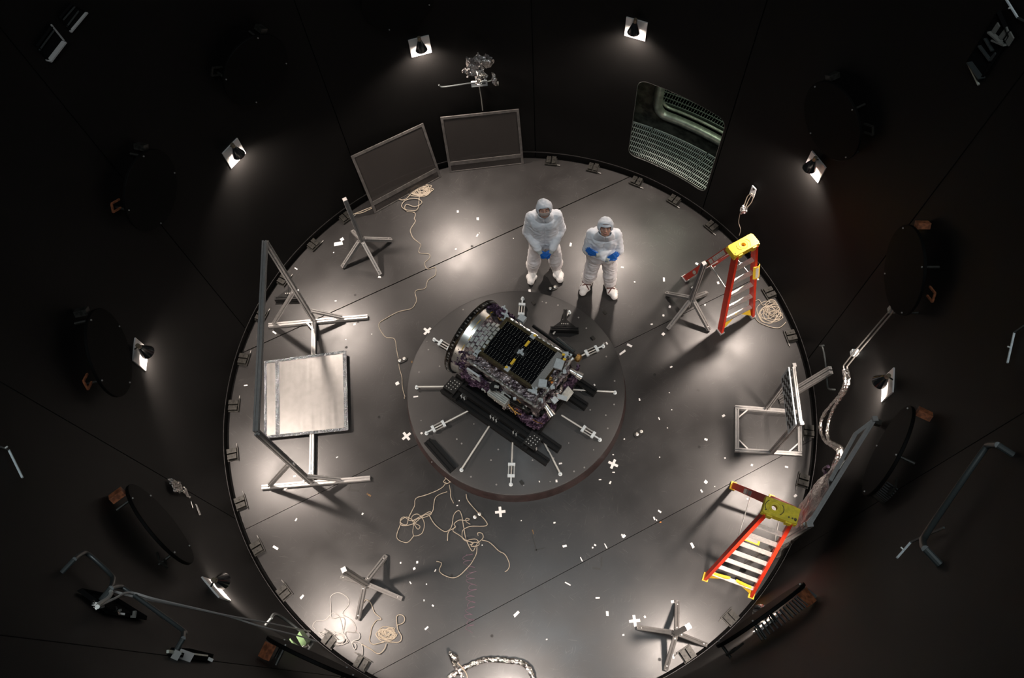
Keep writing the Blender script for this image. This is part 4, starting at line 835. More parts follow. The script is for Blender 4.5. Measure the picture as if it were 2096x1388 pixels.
cable('cable_tangle', [Z((950,85),(925,122),(840,165),(752,195),(742,250),(705,318),(690,370),(655,362),(650,335),(675,318),(720,345),(790,312),(840,285),(852,300),(810,322),(745,345),(735,440),(790,428),(806,360),(765,300),(722,325),(760,398),(778,380),(735,360)), Z((958,152),(882,190),(860,285),(800,312),(740,362),(665,378),(648,350),(690,320),(740,350)),
    Z((740,445),(690,490),(632,470),(628,425),(650,370)), Z((842,312),(880,372),(942,416),(985,390),(1002,310),(1035,278),(1055,312),(1070,400),(1090,480),(1112,530),(1132,545),(1155,500),(1196,462),(1190,430),(1162,427),(1165,445)), Z((1085,170),(1100,222),(1162,292),(1216,350),(1214,378),(1110,386),(1062,412),(1070,470),(1132,490),(1160,488)),
    Z((960,480),(968,420),(1012,390),(1004,368),(1042,342),(1092,345),(1106,335),(1085,330),(1085,352),(1112,372)), Z((1155,500),(1150,572),(1100,652),(1022,720),(950,712),(908,680),(922,632),(905,620),(890,618)), Z((1190,478),(1240,490),(1300,545),(1340,572),(1372,630),(1362,670),(1343,686)), Z((975,110),(982,160),(985,190),(1002,232)), Z((940,70),(985,78),(970,100),(935,92),(960,72),(988,92),(950,105)), Z((1090,480),(1150,470),(1170,510),(1120,520),(1140,490)), Z((1010,390),(1000,420),(1050,450),(1090,480),(1130,500),(1110,512))], 'cord', .0046, 'loops of beige cable spilling down from the turntable edge')
sp_ = []
for k in range(150):
    f = k/149; cy = 560 + f*520; cx = 1085 + 20*math.sin(f*5) + f*45; sp_.append((cx + (32 - 8*f + 8*math.sin(k*.37))*math.sin(k*.56), cy + 10*math.cos(k*.56 + math.sin(k*.2))))
cable('coiled_wire', [zc(sp_, 620, 960, 3.243)], 'violet', .0030, 'thin violet wire lying in a long zigzag below the cable loops')
cable('cable_tangle', [Z((70,1080),(65,1040),(90,1010),(150,1000),(200,960),(240,980),(260,1040),(265,1090),(240,1130)), Z((265,1100),(280,1030),(265,985),(195,990),(188,930),(182,860),(210,828),(250,826),(300,860),(305,900),(265,960),(320,1000),(350,1050),(340,1085),(290,1080),(280,1120)), loops(678, 1302, 34, 18, 7, 41), loops(692, 1308, 26, 18, 6, 42), Z((290,1080),(370,1090),(375,1130),(330,1150),(345,1200),(355,1170),(325,1150),(390,1160),(395,1230),(368,1255))], 'cordw', .0046, 'tangle of white cable at the lower left rim of the floor')
tag(MB().tube(smooth_path([px(u, v, .022) for u, v in loops(695, 1308, 11, 7, 3, 5)], 5), .016, 7).build('cable_bundle', M['cordw']), 'tied white bundle in the middle of the white cable tangle', 'cable')
cable('cable_coil', [loops(790, 1296, 28, 19, 8, 51), loops(796, 1298, 20, 15, 6, 52), Z((405,890),(420,870),(450,890),(475,950),(515,985),(520,1000),(490,1005),(460,1050),(450,1100),(445,1140),(470,1165),(540,1150)), Z((625,1040),(670,1020),(675,985),(650,968),(622,985),(630,1060),(655,1110),(640,1150),(560,1150)), Z((395,1165),(440,1190),(500,1228),(540,1200),(555,1160))], 'cord', .0050, 'beige cable coil right of the white cable tangle')
cable('lead_pair', [zc([(600,222),(500,262),(430,290)], 640, 380, 4.99), zc([(605,235),(510,280),(410,298)], 640, 380, 4.99)], 'cord', .006, 'pair of beige leads running from under the left mesh screen to a floor clamp')
F_ = lambda L, z: [px(u, v, z) for u, v in zc(L, 880, 1290, 8.733)]
foil_hose('foil_hose', [px(u, v, z) for (u, v), z in zip(zc([(330,870),(460,770),(600,690),(740,620),(900,560),(1050,530),(1250,535),(1450,550),(1620,580),(1720,630),(1790,720),(1830,830),(1850,960)], 880, 1290, 8.733), [.05, .05, .06, .07, .08, .08, .08, .08, .08, .08, .08, .08, .08])], .026, 'foil-wrapped hose looping on the floor at the bottom edge', 'hose', 6)
q = foil_hose('foil_hose', [px(u, v, z) for (u, v), z in zip(zc([(600,880),(540,770),(470,680),(420,570),(380,470),(360,400)], 880, 1290, 8.733), [.03, .06, .08, .12, .16, .2])], .018, 'short foil-wrapped lead with a bulb end crossing the foil hose at the bottom edge', 'hose', 8)
MB().tube([px(920, 1339, .15), px(932, 1348, .15), px(937, 1356, .13)], [.02, .042, .02], 10).build('foil_bulb', M['foil'], q); MB().tube(smooth_path([px(u, v, .09) for u, v in zc([(500,590),(590,690),(650,780),(670,860)], 880, 1290, 8.733)], 5), .006, 6).build('lead', M['cord'], q)
# ================================================================== THINGS ON THE WALL
def quad(pts, r, th, name, m, parent=None, n=8, cr=0, seed=0):
    A, B, C_, D = [pw(u, v, r) for u, v in pts]
    return MB().slab(lambda u, v: (A*(1-u)+B*u)*(1-v) + (D*(1-u)+C_*u)*v + (crumple(V((u*4+seed, v*4, 1)), cr, 1.6) + crumple(V((u*4+seed, v*4, 1)), cr*.5, 5) if cr else V()), n, n, th).build(name, M[m], parent)
# crumpled foil bundle with its bracket high on the back wall
P = pw(976, 172, 3.40); t = thing('foil_bundle', 'crumpled foil bundle on a bracket on the back wall above the right mesh screen', 'foil bundle', P)
blob = lambda c, r, s_, sd, f=9: (lambda b: (setattr(b, 'v', [p + crumple(p, r*.55, f, sd) + crumple(p, r*.22, f*3, sd) for p in b.v]), b)[1])(MB().ball(c, r, 18, s_))
C_ = pw(990, 138, 3.28); 
quad([(952, 118), (972, 124), (992, 145), (962, 150)], 3.30, .006, 'foil_flap', 'foil2', t, 16, .05, 2); quad([(968, 118), (998, 112), (1006, 124), (985, 135)], 3.26, .006, 'foil_flap', 'foil2', t, 16, .06, 5)
blob(pw(998, 127, 3.25), .075, (1, .8, .8), 3).build('foil_ball', M['foil'], t); quad([(944, 147), (965, 138), (982, 150), (960, 154)], 3.30, .006, 'foil_flap', 'foil2', t, 16, .04, 8); quad([(975, 143), (990, 146), (994, 160), (978, 156)], 3.28, .006, 'foil_flap', 'foil', t, 16, .05, 11)
MB().tube([pw(979, v, 3.36) + crumple(V((v, 2, 3)), .012, .7) for v in range(140, 172, 2)], [.035 + .012*math.sin(v) for v in range(140, 172, 2)], 9).build('foil_neck', M['foil'], t)
quad([(964, 166), (997, 164), (998, 173), (965, 176)], 3.42, .02, 'bracket_plate', 'white_metal', t)
MB().tube(smooth_path(wpx([(994, 170), (965, 170), (930, 175), (905, 178), (898, 174)], 3.40), 6), .009, 8).build('side_pipe', M['tubeg'], t); MB().tube(wpx([(981, 174), (985, 200), (988, 226)], 3.44), .007, 6).build('down_rod', M['dim'], t)
quad([(1006, 148), (1012, 150), (1021, 174), (1010, 174)], 3.38, .006, 'foil_tag', 'foil', t, 14, .03, 21); MB().tube(wpx([(997, 167), (1010, 164)], 3.41), .006, 6).build('arm', M['rod'], t)
# outlet plate with hanging foil ball
P = pw(1540, 390, 3.45); t = thing('outlet_plate', 'white outlet plate on the right wall with wires to a hanging foil ball', 'outlet', P)
quad([(1541, 379), (1549, 387), (1544, 404), (1535, 396)], 3.445, .012, 'plate', 'white_metal', t, 2); MB().box(pw(1543, 387, 3.43), (.02, .02, .02)).build('socket', M['blackp'], t)
for k, L in enumerate(([(1538, 396), (1530, 402), (1524, 418), (1521, 424)], [(1540, 397), (1533, 408), (1526, 424)], [(1544, 398), (1538, 414), (1530, 424)])): MB().tube(smooth_path(wpx(L, 3.42), 5), .005, 6).build('wire', M['cord'], t)
blob(pw(1523, 428, 3.40), .05, (1, 1, 1), 31, 14).build('foil_ball', M['foil'], t); MB().tube(smooth_path(wpx([(1515, 436), (1512, 455), (1516, 470), (1513, 482)], 3.445), 5), .003, 5).build('tail_wire', M['cord'], t)
# crumpled foil strip and tape on the left wall
t = thing('foil_strip', 'crumpled silver foil strip stuck on the left wall', 'foil', pw(365, 995, 3.45)); quad([(346, 980), (368, 988), (378, 1010), (356, 1006)], 3.43, .004, 'foil', 'foil', t, 18, .02, 3); quad([(376, 996), (382, 1002), (389, 1020), (378, 1012)], 3.445, .003, 'dark_flap', 'foil2', t, 8, .01, 6)
quad([(400, 1032), (403, 1034), (411, 1054), (408, 1055)], 3.45, .003, 'tape_strip', 'labelg').__setitem__('label', 'grey tape strip on the left wall below the foil strip'); bpy.data.objects['tape_strip']['category'] = 'tape'
tag(MB().tube(wpx([(391, 1026), (395, 1040)], 3.45), .003, 6).build('short_wire', M['rod']), 'short thin wire on the left wall between foil strip and tape strip', 'wire')
# green box with connector near the floor
t = thing('junction_box', 'small green box with a white connector on the lower left wall', 'box', pw(616, 1313, 3.44)); quad([(606, 1303), (613, 1299), (629, 1322), (620, 1328)], 3.40, .05, 'box', 'green', t, 2); quad([(620, 1303), (627, 1301), (630, 1308), (622, 1311)], 3.38, .03, 'connector', 'white_metal', t, 2); quad([(592, 1309), (600, 1317), (615, 1328), (604, 1326)], 3.43, .012, 'lower_plate', 'green', t, 2); quad([(618, 1324), (628, 1320), (630, 1327), (621, 1330)], 3.40, .02, 'foil_end', 'foil', t, 6, .01)
# bent grey tubes (grab rails)
def rail(L, r, rad, label, m='tubeg'):
    t = thing('grab_rail', label, 'rail', pw(*L[0], r)); MB().tube(smooth_path(wpx(L, r), 6), rad, 10).build('tube', M[m], t, smooth=60)
    for p in (L[0], L[-1]):
        a = pw(*p, r); k = 3.46/a.to_2d().length; MB().cyl(a, V((a.x*k, a.y*k, a.z)), rad*1.05, 10).build('foot', M[m], t)
K = lambda *L: zc(L, 0, 880, 2.733)
rail(K((415,725),(450,697),(495,697),(620,810),(630,850),(618,885)), 3.38, .012, 'bent grey tube on the lower left wall, upper one by the cable port'); rail(K((622,888),(668,878),(720,905),(1010,1112),(1025,1140),(1024,1168)), 3.38, .012, 'long bent grey tube on the lower left wall, under the stretched cables')
rail([(555, 1266), (566, 1258), (606, 1285), (640, 1317)], 3.39, .014, 'short bent grey tube by the green box at the lower left')
rail(zc([(600,765),(588,735),(605,690),(740,490),(880,290),(905,264),(950,262)], 1640, 800, 2.36), 3.38, .016, 'long bent grey tube on the lower right wall'); rail([(1678, 708), (1684, 712), (1690, 745), (1694, 790), (1700, 797)], 3.41, .010, 'thin bent grey tube on the right wall behind the leaning extrusions')
# dark openings drawn as black plates on the wall, lit lips painted pale
def opening(name, pts, lip, label, inner=(), m='sill'):
    t = thing(name, label, 'opening', sum((pw(u, v, 3.45) for u, v in pts), V())/len(pts)); n = len(pts); r0 = 3.45
    Q = [pw(u, v, r0) for u, v in pts]; c = sum(Q, V())/n
    b = MB(); b.add(Q + [q + (c-q)*.06 + V((c.x, c.y, 0)).normalized()*-.02 for q in Q], [(i, (i+1) % n, n+(i+1) % n, n+i) for i in range(n)]); b.add([q*1 for q in Q], [tuple(range(n))]); b.build('recess', M['groove'], t)
    for (a, e, w_) in lip: MB().bar(pw(*a, 3.435), pw(*e, 3.435), w_, .012).build('lip', M[m], t)
    for a, e, w_, mm in inner: MB().bar(pw(*a, 3.44), pw(*e, 3.44), w_, .01).build('inner_part', M[mm], t)
Y = lambda x, y: (x/2.669, y/2.669)
opening('wall_opening', [Y(320,95), Y(385,20), Y(475,65), Y(385,175)], [(Y(475,68), Y(385,175), .02)], 'dark slatted wall opening at the top left, upper one of two', [(Y(345,110), Y(410,35), .006, 'tubeg'), (Y(365,145), Y(430,60), .005, 'tubeg')], 'labelg')
opening('wall_opening', [Y(195,250), Y(280,135), Y(352,225), Y(265,340)], [(Y(348,228), Y(266,335), .05), (Y(280,135), Y(350,222), .006)], 'dark slatted wall opening at the top left, lower one with a pale sill', [(Y(215,275), Y(300,160), .006, 'tubeg')], 'labelg')
X = lambda x, y: (1560 + x/3.304, y/3.304)
opening('wall_opening', [X(1390,420), X(1465,575), X(1690,240), X(1610,65)], [(X(1392,425), X(1465,575), .012)], 'dark wall opening at the top right with a grey bracket inside', [(X(1545,215), X(1620,280), .05, 'dim'), (X(1560,225), X(1600,165), .035, 'dim'), (X(1610,260), X(1660,195), .035, 'dim'), (X(1570,270), X(1655,305), .05, 'dim'), (X(1655,290), X(1690,235), .06, 'dim'), (X(1470,310), X(1545,410), .025, 'tubeg'), (X(1545,405), X(1580,365), .025, 'tubeg'), (X(1510,260), X(1560,345), .025, 'tubeg'), (X(1410,420), X(1490,530), .06, 'tubeg')])
for L, lb in (([(1836, 1142), (1864, 1110), (1932, 1080)], 'lit opening edge painted pale, on the lower right wall under the long grey tube'), ([(2062, 743), (2076, 681), (2096, 667)], 'lit opening edge painted pale, at the right edge of the photo'), ([(0, 915), (18, 921), (46, 978)], 'lit opening edge painted pale, at the left edge of the photo'), ([(2058, -4), (2083, 36), (2099, 44)], 'lit opening edge painted pale, at the top right corner')):
    t = thing('lit_opening_edge', lb, 'strip', pw(*L[1], 3.44)); Q = wpx(L, 3.435)
    for a, b in zip(Q, Q[1:]): MB().bar(a, b, .010, .010).build('strip', M['white_metal' if a is Q[0] and 'left' not in lb or a is Q[1] and 'left' in lb else 'tubeg'], t)  # pale metal paints the lit side of each opening edge
    c = (Q[0]+Q[1])/2; MB().cyl(c, c - V((c.x, c.y, 0)).normalized()*.02, .005, 8).build('peg', M['rod'], t)
opening('cable_port', K((430,900),(620,940),(820,1065),(600,1030)), [], 'dark cable port in the lower left wall with shiny fittings', [])
t = [o for o in bpy.data.objects if o.name == 'cable_port'][0]
for u, v in K((520,965),(535,975),(545,990),(570,985),(650,1000),(670,1010),(680,1030),(655,1025),(745,1045),(752,1030)): MB().box(pw(u, v, 3.42), (rnd.uniform(.008, .03), rnd.uniform(.008, .03), rnd.uniform(.006, .02)), Matrix.Rotation(rnd.uniform(0, 3), 3, 'Y') @ Matrix.Rotation(rnd.uniform(0, 3), 3, 'Z')).build('fitting', M[rnd.choice(('foil', 'dimsteel', 'dim'))], t)
opening('cable_port', zc([(140,1210),(270,1215),(440,1255),(430,1275),(300,1262),(170,1240)], 300, 960, 3.2425), [(zc([(140,1212)],300,960,3.2425)[0], zc([(400,1245)],300,960,3.2425)[0], .014)], 'narrow dark port at the bottom left with pale parts inside', [(a, b, w_, m) for a, b, w_, m in [(zc([(175,1225)],300,960,3.2425)[0], zc([(220,1245)],300,960,3.2425)[0], .04, 'dim'), (zc([(215,1225)],300,960,3.2425)[0], zc([(300,1255)],300,960,3.2425)[0], .045, 'labelg'), (zc([(380,1245)],300,960,3.2425)[0], zc([(440,1272)],300,960,3.2425)[0], .015, 'labelg')]])
# cables stretched from the port to the floor
for L, lb in ((K((545,990),(640,945),(725,910),(860,945),(1100,1000),(1280,1040),(1500,1080),(1735,1128)), 'upper one of two pale cables stretched from the wall port to the white tangle'), (K((635,903),(760,935),(960,975),(1250,1035),(1460,1100),(1660,1150),(1780,1185)), 'lower one of two pale cables stretched from the wall port past the green box')):
    rr = [3.40 - .10*(i/(len(L)-1)) for i in range(len(L))]; t = thing('stretched_cable', lb, 'cable', pw(*L[0], 3.4)); MB().tube(smooth_path([pw(u, v, r) for (u, v), r in zip(L, rr)], 5), .0065, 6).build('cable', M['cordw'], t)
t = thing('bent_pipe', 'pale bent pipe at the wall port at the lower left', 'pipe', pw(225, 1215, 3.4)); MB().tube(smooth_path(wpx(K((615,895),(622,915),(600,945),(560,970),(545,990)), 3.39), 5), .010, 8).build('pipe', M['rod'], t)
# ================================================================== PEOPLE
def cap_(mb, p, q, r0, r1, sx=1, n=None):
    p, q = V(p), V(q); L = (q-p).length; n = n or max(2, int(L/(min(r0, r1)*.35)) + 1)
    for i in range(n+1):
        f = i/n; ic = _ico; c = p + (q-p)*f; r = r0 + (r1-r0)*f
        o = len(mb.v); mb.v += [c + x*r for x in ic[0]]; mb.f += [tuple(j+o for j in g) for g in ic[1]]
    return mb
_b = bmesh.new(); bmesh.ops.create_icosphere(_b, subdivisions=2, radius=1); _ico = ([v.co.copy() for v in _b.verts], [tuple(v.index for v in f.verts) for f in _b.faces]); _b.free()
def skinmesh(mb, name, m, parent, vox, smooth=4, wr=0, ws=9, fn=None):
    """one continuous surface over all the limb volumes, then folds"""
    me = bpy.data.meshes.new('tmp'); me.from_pydata([tuple(p) for p in mb.v], [], mb.f); o = bpy.data.objects.new('tmp', me); COL.objects.link(o)
    r = o.modifiers.new('r', 'REMESH'); r.mode = 'VOXEL'; r.voxel_size = vox
    s = o.modifiers.new('s', 'SMOOTH'); s.iterations = smooth; s.factor = .5
    dg = bpy.context.evaluated_depsgraph_get(); me2 = bpy.data.meshes.new_from_object(o.evaluated_get(dg)); bpy.data.objects.remove(o); bpy.data.meshes.remove(me)
    nv = [(v.co.copy(), v.normal.copy()) for v in me2.vertices]
    for v, (c, n) in zip(me2.vertices, nv):
        d = 0
        if wr:
            q = V((c.x*ws, c.y*ws, c.z*ws*1.5)); w_ = V((noise.noise(q*.6), noise.noise(q*.6 + V((7, 0, 0))), noise.noise(q*.6 + V((0, 7, 0)))))
            d = wr*(1 - 2.2*abs(noise.noise(q + w_*1.3))) + wr*.5*(1 - 2*abs(noise.noise(q*2.3 + w_)))
            if fn: d *= fn(c)
        v.co = c + n*d
    me2.name = name; me2.materials.clear(); me2.materials.append(M[m])
    for p in me2.polygons: p.use_smooth = True
    ob = bpy.data.objects.new(name, me2); COL.objects.link(ob)
    if parent is not None: ob.parent = parent
    WM[ob] = WM.get(parent, Matrix.Identity(4)); return ob
def hand(mb, wrist, direc, palm_n, s=1.0, curl=.5, left=False):
    """palm, four unequal fingers bent at the knuckles and a thumb leaving the side of the palm"""
    d = V(direc).normalized(); n = V(palm_n); n = (n - d*n.dot(d)).normalized(); x = d.cross(n)*(-1 if left else 1); w = V(wrist)
    cap_(mb, w - d*.03*s, w, .027*s, .024*s)
    for k in (-1, 0, 1): cap_(mb, w + x*.018*k*s, w + d*.085*s + x*.026*k*s, .017*s, .0155*s)
    for k, (off, ln) in enumerate(((-.034, .066), (-.012, .076), (.011, .071), (.032, .056))):
        p = w + d*.085*s + x*off*s; a = curl*.6; 
        for seg, f in enumerate((.45, .32, .23)):
            dd = (d*math.cos(a) + n*math.sin(a)); q = p + dd*ln*f*s; cap_(mb, p, q, (.0105 - .0012*seg)*s, (.0095 - .0012*seg)*s); p = q; a += curl
    p = w + d*.025*s - x*.030*s; 
    for dd, ln in (((d*.6 - x*.75 + n*.25), .042), ((d*.9 - x*.25 + n*.45), .036)):
        q = p + dd.normalized()*ln*s; cap_(mb, p, q, .0125*s, .0105*s); p = q
    return mb
def person(name, label, loc, rz, s, spec):
    # ---- body: one continuous skin surface (head with face, neck, trunk, limbs inside the suit)
    zt = spec['h']; hx, hz = 0.0, zt - .135
    tilt = spec['tilt']; hc = V((0, -.045, hz)); Rh = Matrix.Rotation(-tilt, 3, 'X') @ Matrix.Rotation(spec.get('turn', 0), 3, 'Z')
    HS = .86; H = lambda x, y, z: hc + Rh @ (V((x, y, z))*HS)           # head frame: -y is where the face looks
    b = MB(); hb = MB(); HH = lambda x, y, z: V((x, y, z))
    cap_(hb, HH(0, .02, .03), HH(0, -.005, .035), .093, .090); cap_(hb, HH(0, -.02, -.03), HH(0, -.035, -.055), .075, .062); cap_(hb, HH(-.025, -.045, -.075), HH(.025, -.045, -.075), .040, .040); cap_(hb, HH(0, -.060, -.088), HH(0, -.062, -.09), .030, .028)
    cap_(hb, HH(0, -.098, .012), HH(0, -.112, -.020), .011, .016); cap_(hb, HH(-.012, -.104, -.026), HH(.012, -.104, -.026), .011, .011)
    cap_(hb, HH(-.042, -.085, .032), HH(.042, -.085, .032), .013, .013); 
    for sx in (-1, 1): cap_(hb, HH(sx*.045, -.066, -.018), HH(sx*.050, -.060, -.03), .027, .026); cap_(hb, HH(sx*.094, .0, -.01), HH(sx*.094, .005, .02), .014, .017)
    cap_(hb, HH(-.024, -.094, -.056), HH(.024, -.094, -.056), .0085, .0085); cap_(hb, HH(-.018, -.092, -.067), HH(.018, -.092, -.067), .009, .009)
    hb.v = [hc + Rh @ (p*HS) for p in hb.v]; b.add(hb.v, hb.f)
    cap_(b, (0, .0, zt-.32), H(0, .01, -.06), .058, .056)
    J = spec['J']; 
    cap_(b, (0, .01, J['hipz']+.05), (0, .0, zt-.42), .11, .12); cap_(b, (-.09, 0, zt-.37), (.09, 0, zt-.37), .055, .055)
    for sx in (-1, 1):
        k = 'R' if sx < 0 else 'L'; sh, el, wr = J['sh'+k], J['el'+k], J['wr'+k]
        cap_(b, (sx*.09, 0, zt-.37), sh, .05, .045); cap_(b, sh, el, .048, .04); cap_(b, el, wr, .040, .028)
        cap_(b, (sx*.09, 0, J['hipz']), J['kn'+k], .085, .06); cap_(b, J['kn'+k], J['an'+k], .055, .042); cap_(b, J['an'+k], V(J['an'+k]) + V((sx*.01, -.10, -.05)), .04, .035)
    body = skinmesh(b, name, 'skin', None, .0068, 3); body.location = loc; body.rotation_euler = (0, 0, rz); body.scale = (s, s, s); tag(body, label, 'person'); WM[body] = Matrix.Translation(V(loc)) @ Matrix.Rotation(rz, 4, 'Z') @ Matrix.Diagonal((s, s, s, 1))
    # ---- face details
    for sx in (-1, 1):
        MB().ball(H(sx*.033, -.0895, .004), .0098, 10, (1.15, 1, .72)).build('eye', M['eyew'], body, False, 60); MB().ball(H(sx*.033, -.0972, .0045), .0052, 8, (1, .8, 1)).build('iris', M['dark'], body, False, 60)
        MB().tube([H(sx*.019, -.094, .010), H(sx*.033, -.1005, .0135), H(sx*.049, -.090, .009)], .0036, 6).build('eyelid', M['skin'], body, False, 60)
        MB().tube([H(sx*.016, -.1025, .030), H(sx*.034, -.1035, .0345), H(sx*.052, -.092, .029)], [.002, .0032, .0018], 6).build('eyebrow', M['dark'], body, False)
    MB().tube([H(-.028, -.094, -.056 + spec['smile']), H(-.012, -.103, -.061), H(.012, -.103, -.061), H(.028, -.094, -.056 + spec['smile'])], [.003, .0052, .0052, .003], 6).build('lips', M['lip'], body, False, 60)
    # ---- coverall: jacket and trousers in one baggy garment
    c = MB(); hip = J['hipz']; bulk = spec['bulk']
    for x in (-.055, .055): cap_(c, (x, .0, hip+.02), (x, -.01, zt-.44), .135*bulk, .130*bulk)
    cap_(c, (-.07, 0, zt-.385), (.07, 0, zt-.385), .095, .095); cap_(c, (0, .015, zt-.36), (0, .0, zt-.28), .092, .074)
    for sx in (-1, 1):
        k = 'R' if sx < 0 else 'L'; sh, el, wr = J['sh'+k], J['el'+k], J['wr'+k]
        cap_(c, (sx*.07, 0, zt-.385), sh, .09, .078); cap_(c, sh, el, .078, .066); cap_(c, el, V(wr) + (V(el)-V(wr)).normalized()*.05, .068, .048)
        cap_(c, V(el) + (V(sh)-V(el))*.15, el, .070, .070)
    jk = skinmesh(c, 'coverall_jacket', 'suit', body, .011, 6, .0075, 8)
    c = MB()
    for sx in (-1, 1):
        k = 'R' if sx < 0 else 'L'; kn, an = V(J['kn'+k]), V(J['an'+k])
        cap_(c, (sx*.07, .01, hip+.04), (sx*.085, 0, hip-.08), .135*bulk, .112); cap_(c, (sx*.085, 0, hip-.06), kn, .108, .090); cap_(c, kn, an + V((0, 0, .08)), .090, .084)
        cap_(c, kn + V((0, -.02, -.04)), kn + V((0, -.01, -.10)), .088, .092)
    skinmesh(c, 'coverall_trousers', 'suitp', body, .011, 6, .0085, 8)
    # ---- front placket and seams
    f_ = MB().tube([(0, -.135*bulk - .012 + .02*abs(i-4)/6, hip + .10 + i*.058) for i in range(8)], .004, 6); f_.build('placket', M['suit'], jk, False, 60)
    # ---- boots
    for sx in (-1, 1):
        k = 'R' if sx < 0 else 'L'; an = V(J['an'+k]); yaw = sx*spec['toe']; d = V((math.sin(yaw), -math.cos(yaw), 0)); g = MB(); fl_ = V((an.x, an.y, 0))
        cap_(g, fl_ - d*.055 + V((0, 0, .062)), fl_ + d*.02 + V((0, 0, .07)), .056, .06); cap_(g, fl_ + d*.02 + V((0, 0, .066)), fl_ + d*.175 + V((0, 0, .050)), .062, .047); cap_(g, fl_ + d*.10 + V((.028, 0, .052)), fl_ + d*.10 + V((-.028, 0, .052)), .050, .050); cap_(g, fl_ - d*.02 + V((0, 0, .08)), an + V((0, .01, .12)), .065, spec['cuffr'])
        g.v = [V((p.x, p.y, max(p.z, .003))) for p in g.v]; bt = skinmesh(g, 'boot_cover', 'boot', body, .010, 3, .006, 14)
        if spec['straps']:
            x = d.cross(V((0, 0, 1))); T = fl_ + d*.075 + V((0, 0, .128))
            for q in ((x*.075 + d*.045 - V((0, 0, .05))), (-x*.075 + d*.045 - V((0, 0, .05))), (x*.075 - d*.03 - V((0, 0, .02))), (-x*.075 - d*.03 - V((0, 0, .02)))): MB().bar(T, T + q*.9, .017, .006, (0, 0, 1)).build('strap', M['strap'], bt, False)
        else:
            MB().tube([an + V((.085*math.cos(a), .085*math.sin(a) + .01, .13)) for a in [i*2*math.pi/16 for i in range(16)]], .006, 6, True).build('tie', M['boot'], bt, False)
    # ---- gloves with five fingers
    for k, hs in (('R', spec['handR']), ('L', spec['handL'])):
        if not hs: continue
        wr = V(J['wr'+k]); d = V(hs[0]).normalized(); g = hand(MB(), wr + d*.012, hs[0], hs[1], 1.0, hs[2], k == 'L'); skinmesh(g, 'glove', 'glove', body, .0048, 2)
        el = V(J['el'+k]); u_ = (el-wr).normalized(); MB().tube([wr - u_*.028, wr + u_*.02, wr + u_*.10], [.031, .038, .047], 14).build('cuff', M['cuff'], body, False, 60)
    # ---- hood with the face opening, draped to the shoulders
    e0, e1, sd = spec['open']; nu, nv = 60, 44; ho = MB(); o = 0; keep = {}
    def hp(az, el):
        r = .118; x, y, z = math.sin(az)*math.cos(el), -math.cos(az)*math.cos(el), math.sin(el); q = V((x*r*.94, y*r*1.06 + .006, z*r*1.06 + .02))
        return H(*q) + crumple(H(*q), .010, 15) + crumple(H(*q), .004, 40)
    for i in range(nu+1):
        for j in range(nv+1):
            az, el = -math.pi + 2*math.pi*i/nu, -1.25 + (1.25 + math.pi/2)*j/nv; ho.v.append(hp(az, el)); keep[(i, j)] = (az, el)
    for i in range(nu):
        for j in range(nv):
            az, el = keep[(i, j)]; az += math.pi/nu; el += .032
            if ((el - (e0+e1)/2)/((e1-e0)/2))**2 + (az/sd)**4 < 1: continue
            ho.f.append((i*(nv+1)+j, (i+1)*(nv+1)+j, (i+1)*(nv+1)+j+1, i*(nv+1)+j+1))
    # skirt of the hood
    def sk(u, v):
        a = 2*math.pi*u; t0 = hc + Rh @ (V((math.sin(a)*.088, -math.cos(a)*.070 + .018, -.085 - .03*max(0, math.cos(a))))*HS); t1 = V((math.sin(a)*.165, -math.cos(a)*.120 + .0, zt-.345)); p = t0*(1-v) + t1*v + V((0, 0, .03*math.sin(math.pi*v)*-1)); return p + crumple(p, .012, 13)
    ho.grid(sk, 40, 8); hd = ho.build('hood', M['suit'], body, False); me = hd.data
    for p in me.polygons: p.use_smooth = True
    md = hd.modifiers.new('thickness', 'SOLIDIFY'); md.thickness = .006; md.offset = 1
    ce, he = (e0+e1)/2, (e1-e0)/2
    rim = []
    for i in range(40):
        t_ = 2*math.pi*i/40; c_, s_ = math.cos(t_), math.sin(t_); az = sd*math.copysign(abs(c_)**.5, c_); rim.append(hp(az, ce + he*s_))
    MB().tube(rim, .0055, 6, True).build('hood_hem', M['suit'], hd, False, 60)
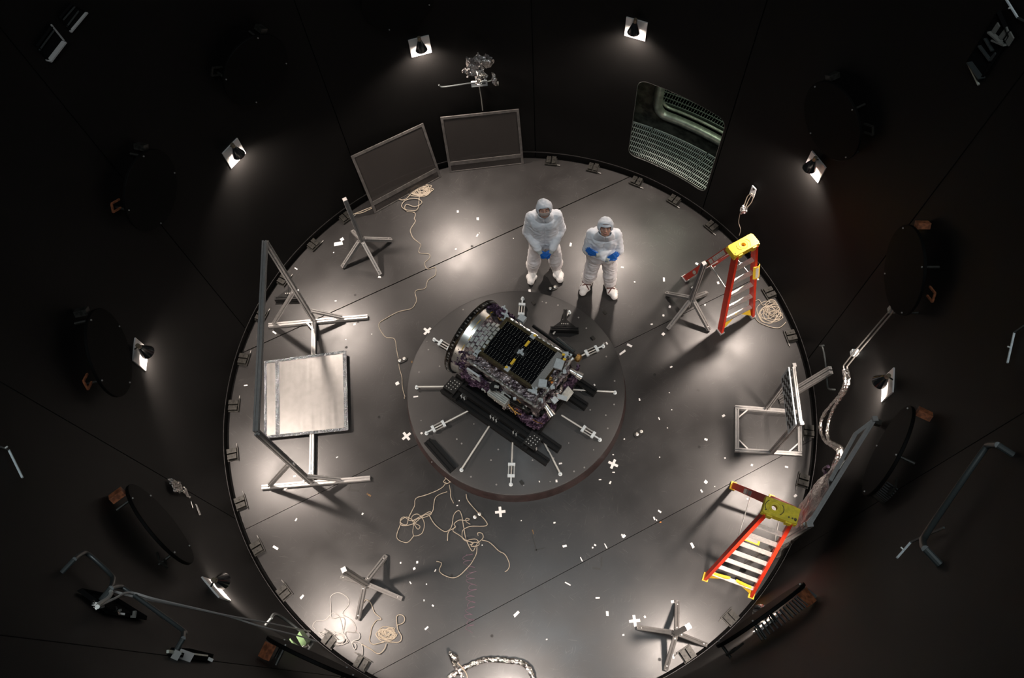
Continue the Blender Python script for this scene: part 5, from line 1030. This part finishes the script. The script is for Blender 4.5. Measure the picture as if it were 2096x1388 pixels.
    for bd in spec['bands']:
        el0, el1, mm, nm = bd; MB().slab(lambda u, v: (lambda a, e: H(math.sin(a)*math.cos(e)*.108, -math.cos(a)*math.cos(e)*.128 - .006, math.sin(e)*.122 + .008))((-sd*.98 + 2*sd*.98*u), el0 + (el1-el0)*v), 18, 6, .003).build(nm, M[mm], body, False, 60)
    return body
# first person: hands clasped low in front, veil over the lower face
P = (px(1088, 566) + px(1145, 575))/2; P = V((P.x, P.y + .10, 0))
J1 = dict(hipz=.90, shR=(-.155, 0, 1.43), shL=(.155, 0, 1.43), elR=(-.215, -.02, 1.14), elL=(.215, -.02, 1.14), wrR=(-.075, -.255, .985), wrL=(.075, -.245, .965), knR=(-.145, -.05, .50), knL=(.145, -.05, .50), anR=(-.165, .0, .10), anL=(.165, .0, .10))
person('person', 'person in white hooded coverall with lower face veiled, blue-gloved hands clasped', P, R_(-2), .89, dict(h=1.80, tilt=.58, smile=0, J=J1, bulk=1.16, toe=.25, cuffr=.098, straps=False, handR=((.75, -.25, -.45), (.0, .9, -.5), .55), handL=((-.85, -.35, -.25), (0, .8, -.55), .5), open=(-1.1, .34, .90), bands=[(-1.05, -.13, 'veil', 'face_veil')]))
P = (px(1202, 594) + px(1252, 604))/2; P = V((P.x, P.y + .10, 0))
J2 = dict(hipz=.88, shR=(-.145, 0, 1.36), shL=(.145, 0, 1.36), elR=(-.195, -.08, 1.12), elL=(.195, -.08, 1.12), wrR=(.055, -.235, 1.135), wrL=(-.075, -.195, 1.19), knR=(-.13, -.04, .49), knL=(.13, -.04, .49), anR=(-.150, .02, .10), anL=(.150, -.03, .10))
person('person', 'smiling person in a white hooded coverall with arms crossed and brown-strapped boot covers', P, R_(-8), .89, dict(h=1.725, tilt=.62, smile=.008, J=J2, bulk=1.08, toe=.42, cuffr=.092, straps=True, handR=((.85, .25, .55), (.2, .9, -.3), .3), handL=((-.85, .15, .45), (0, .9, -.3), .3), open=(-1.12, .55, .90), bands=[(.33, .62, 'suit', 'cap_band')]))
# ------------------------------------------------------------------ output look
vs_ = sc.view_settings; sc.display_settings.display_device = 'sRGB'; vs_.view_transform = 'Standard'; vs_.look = 'None'; vs_.gamma = 1.0; vs_.use_curve_mapping = False; vs_.exposure = EXPO
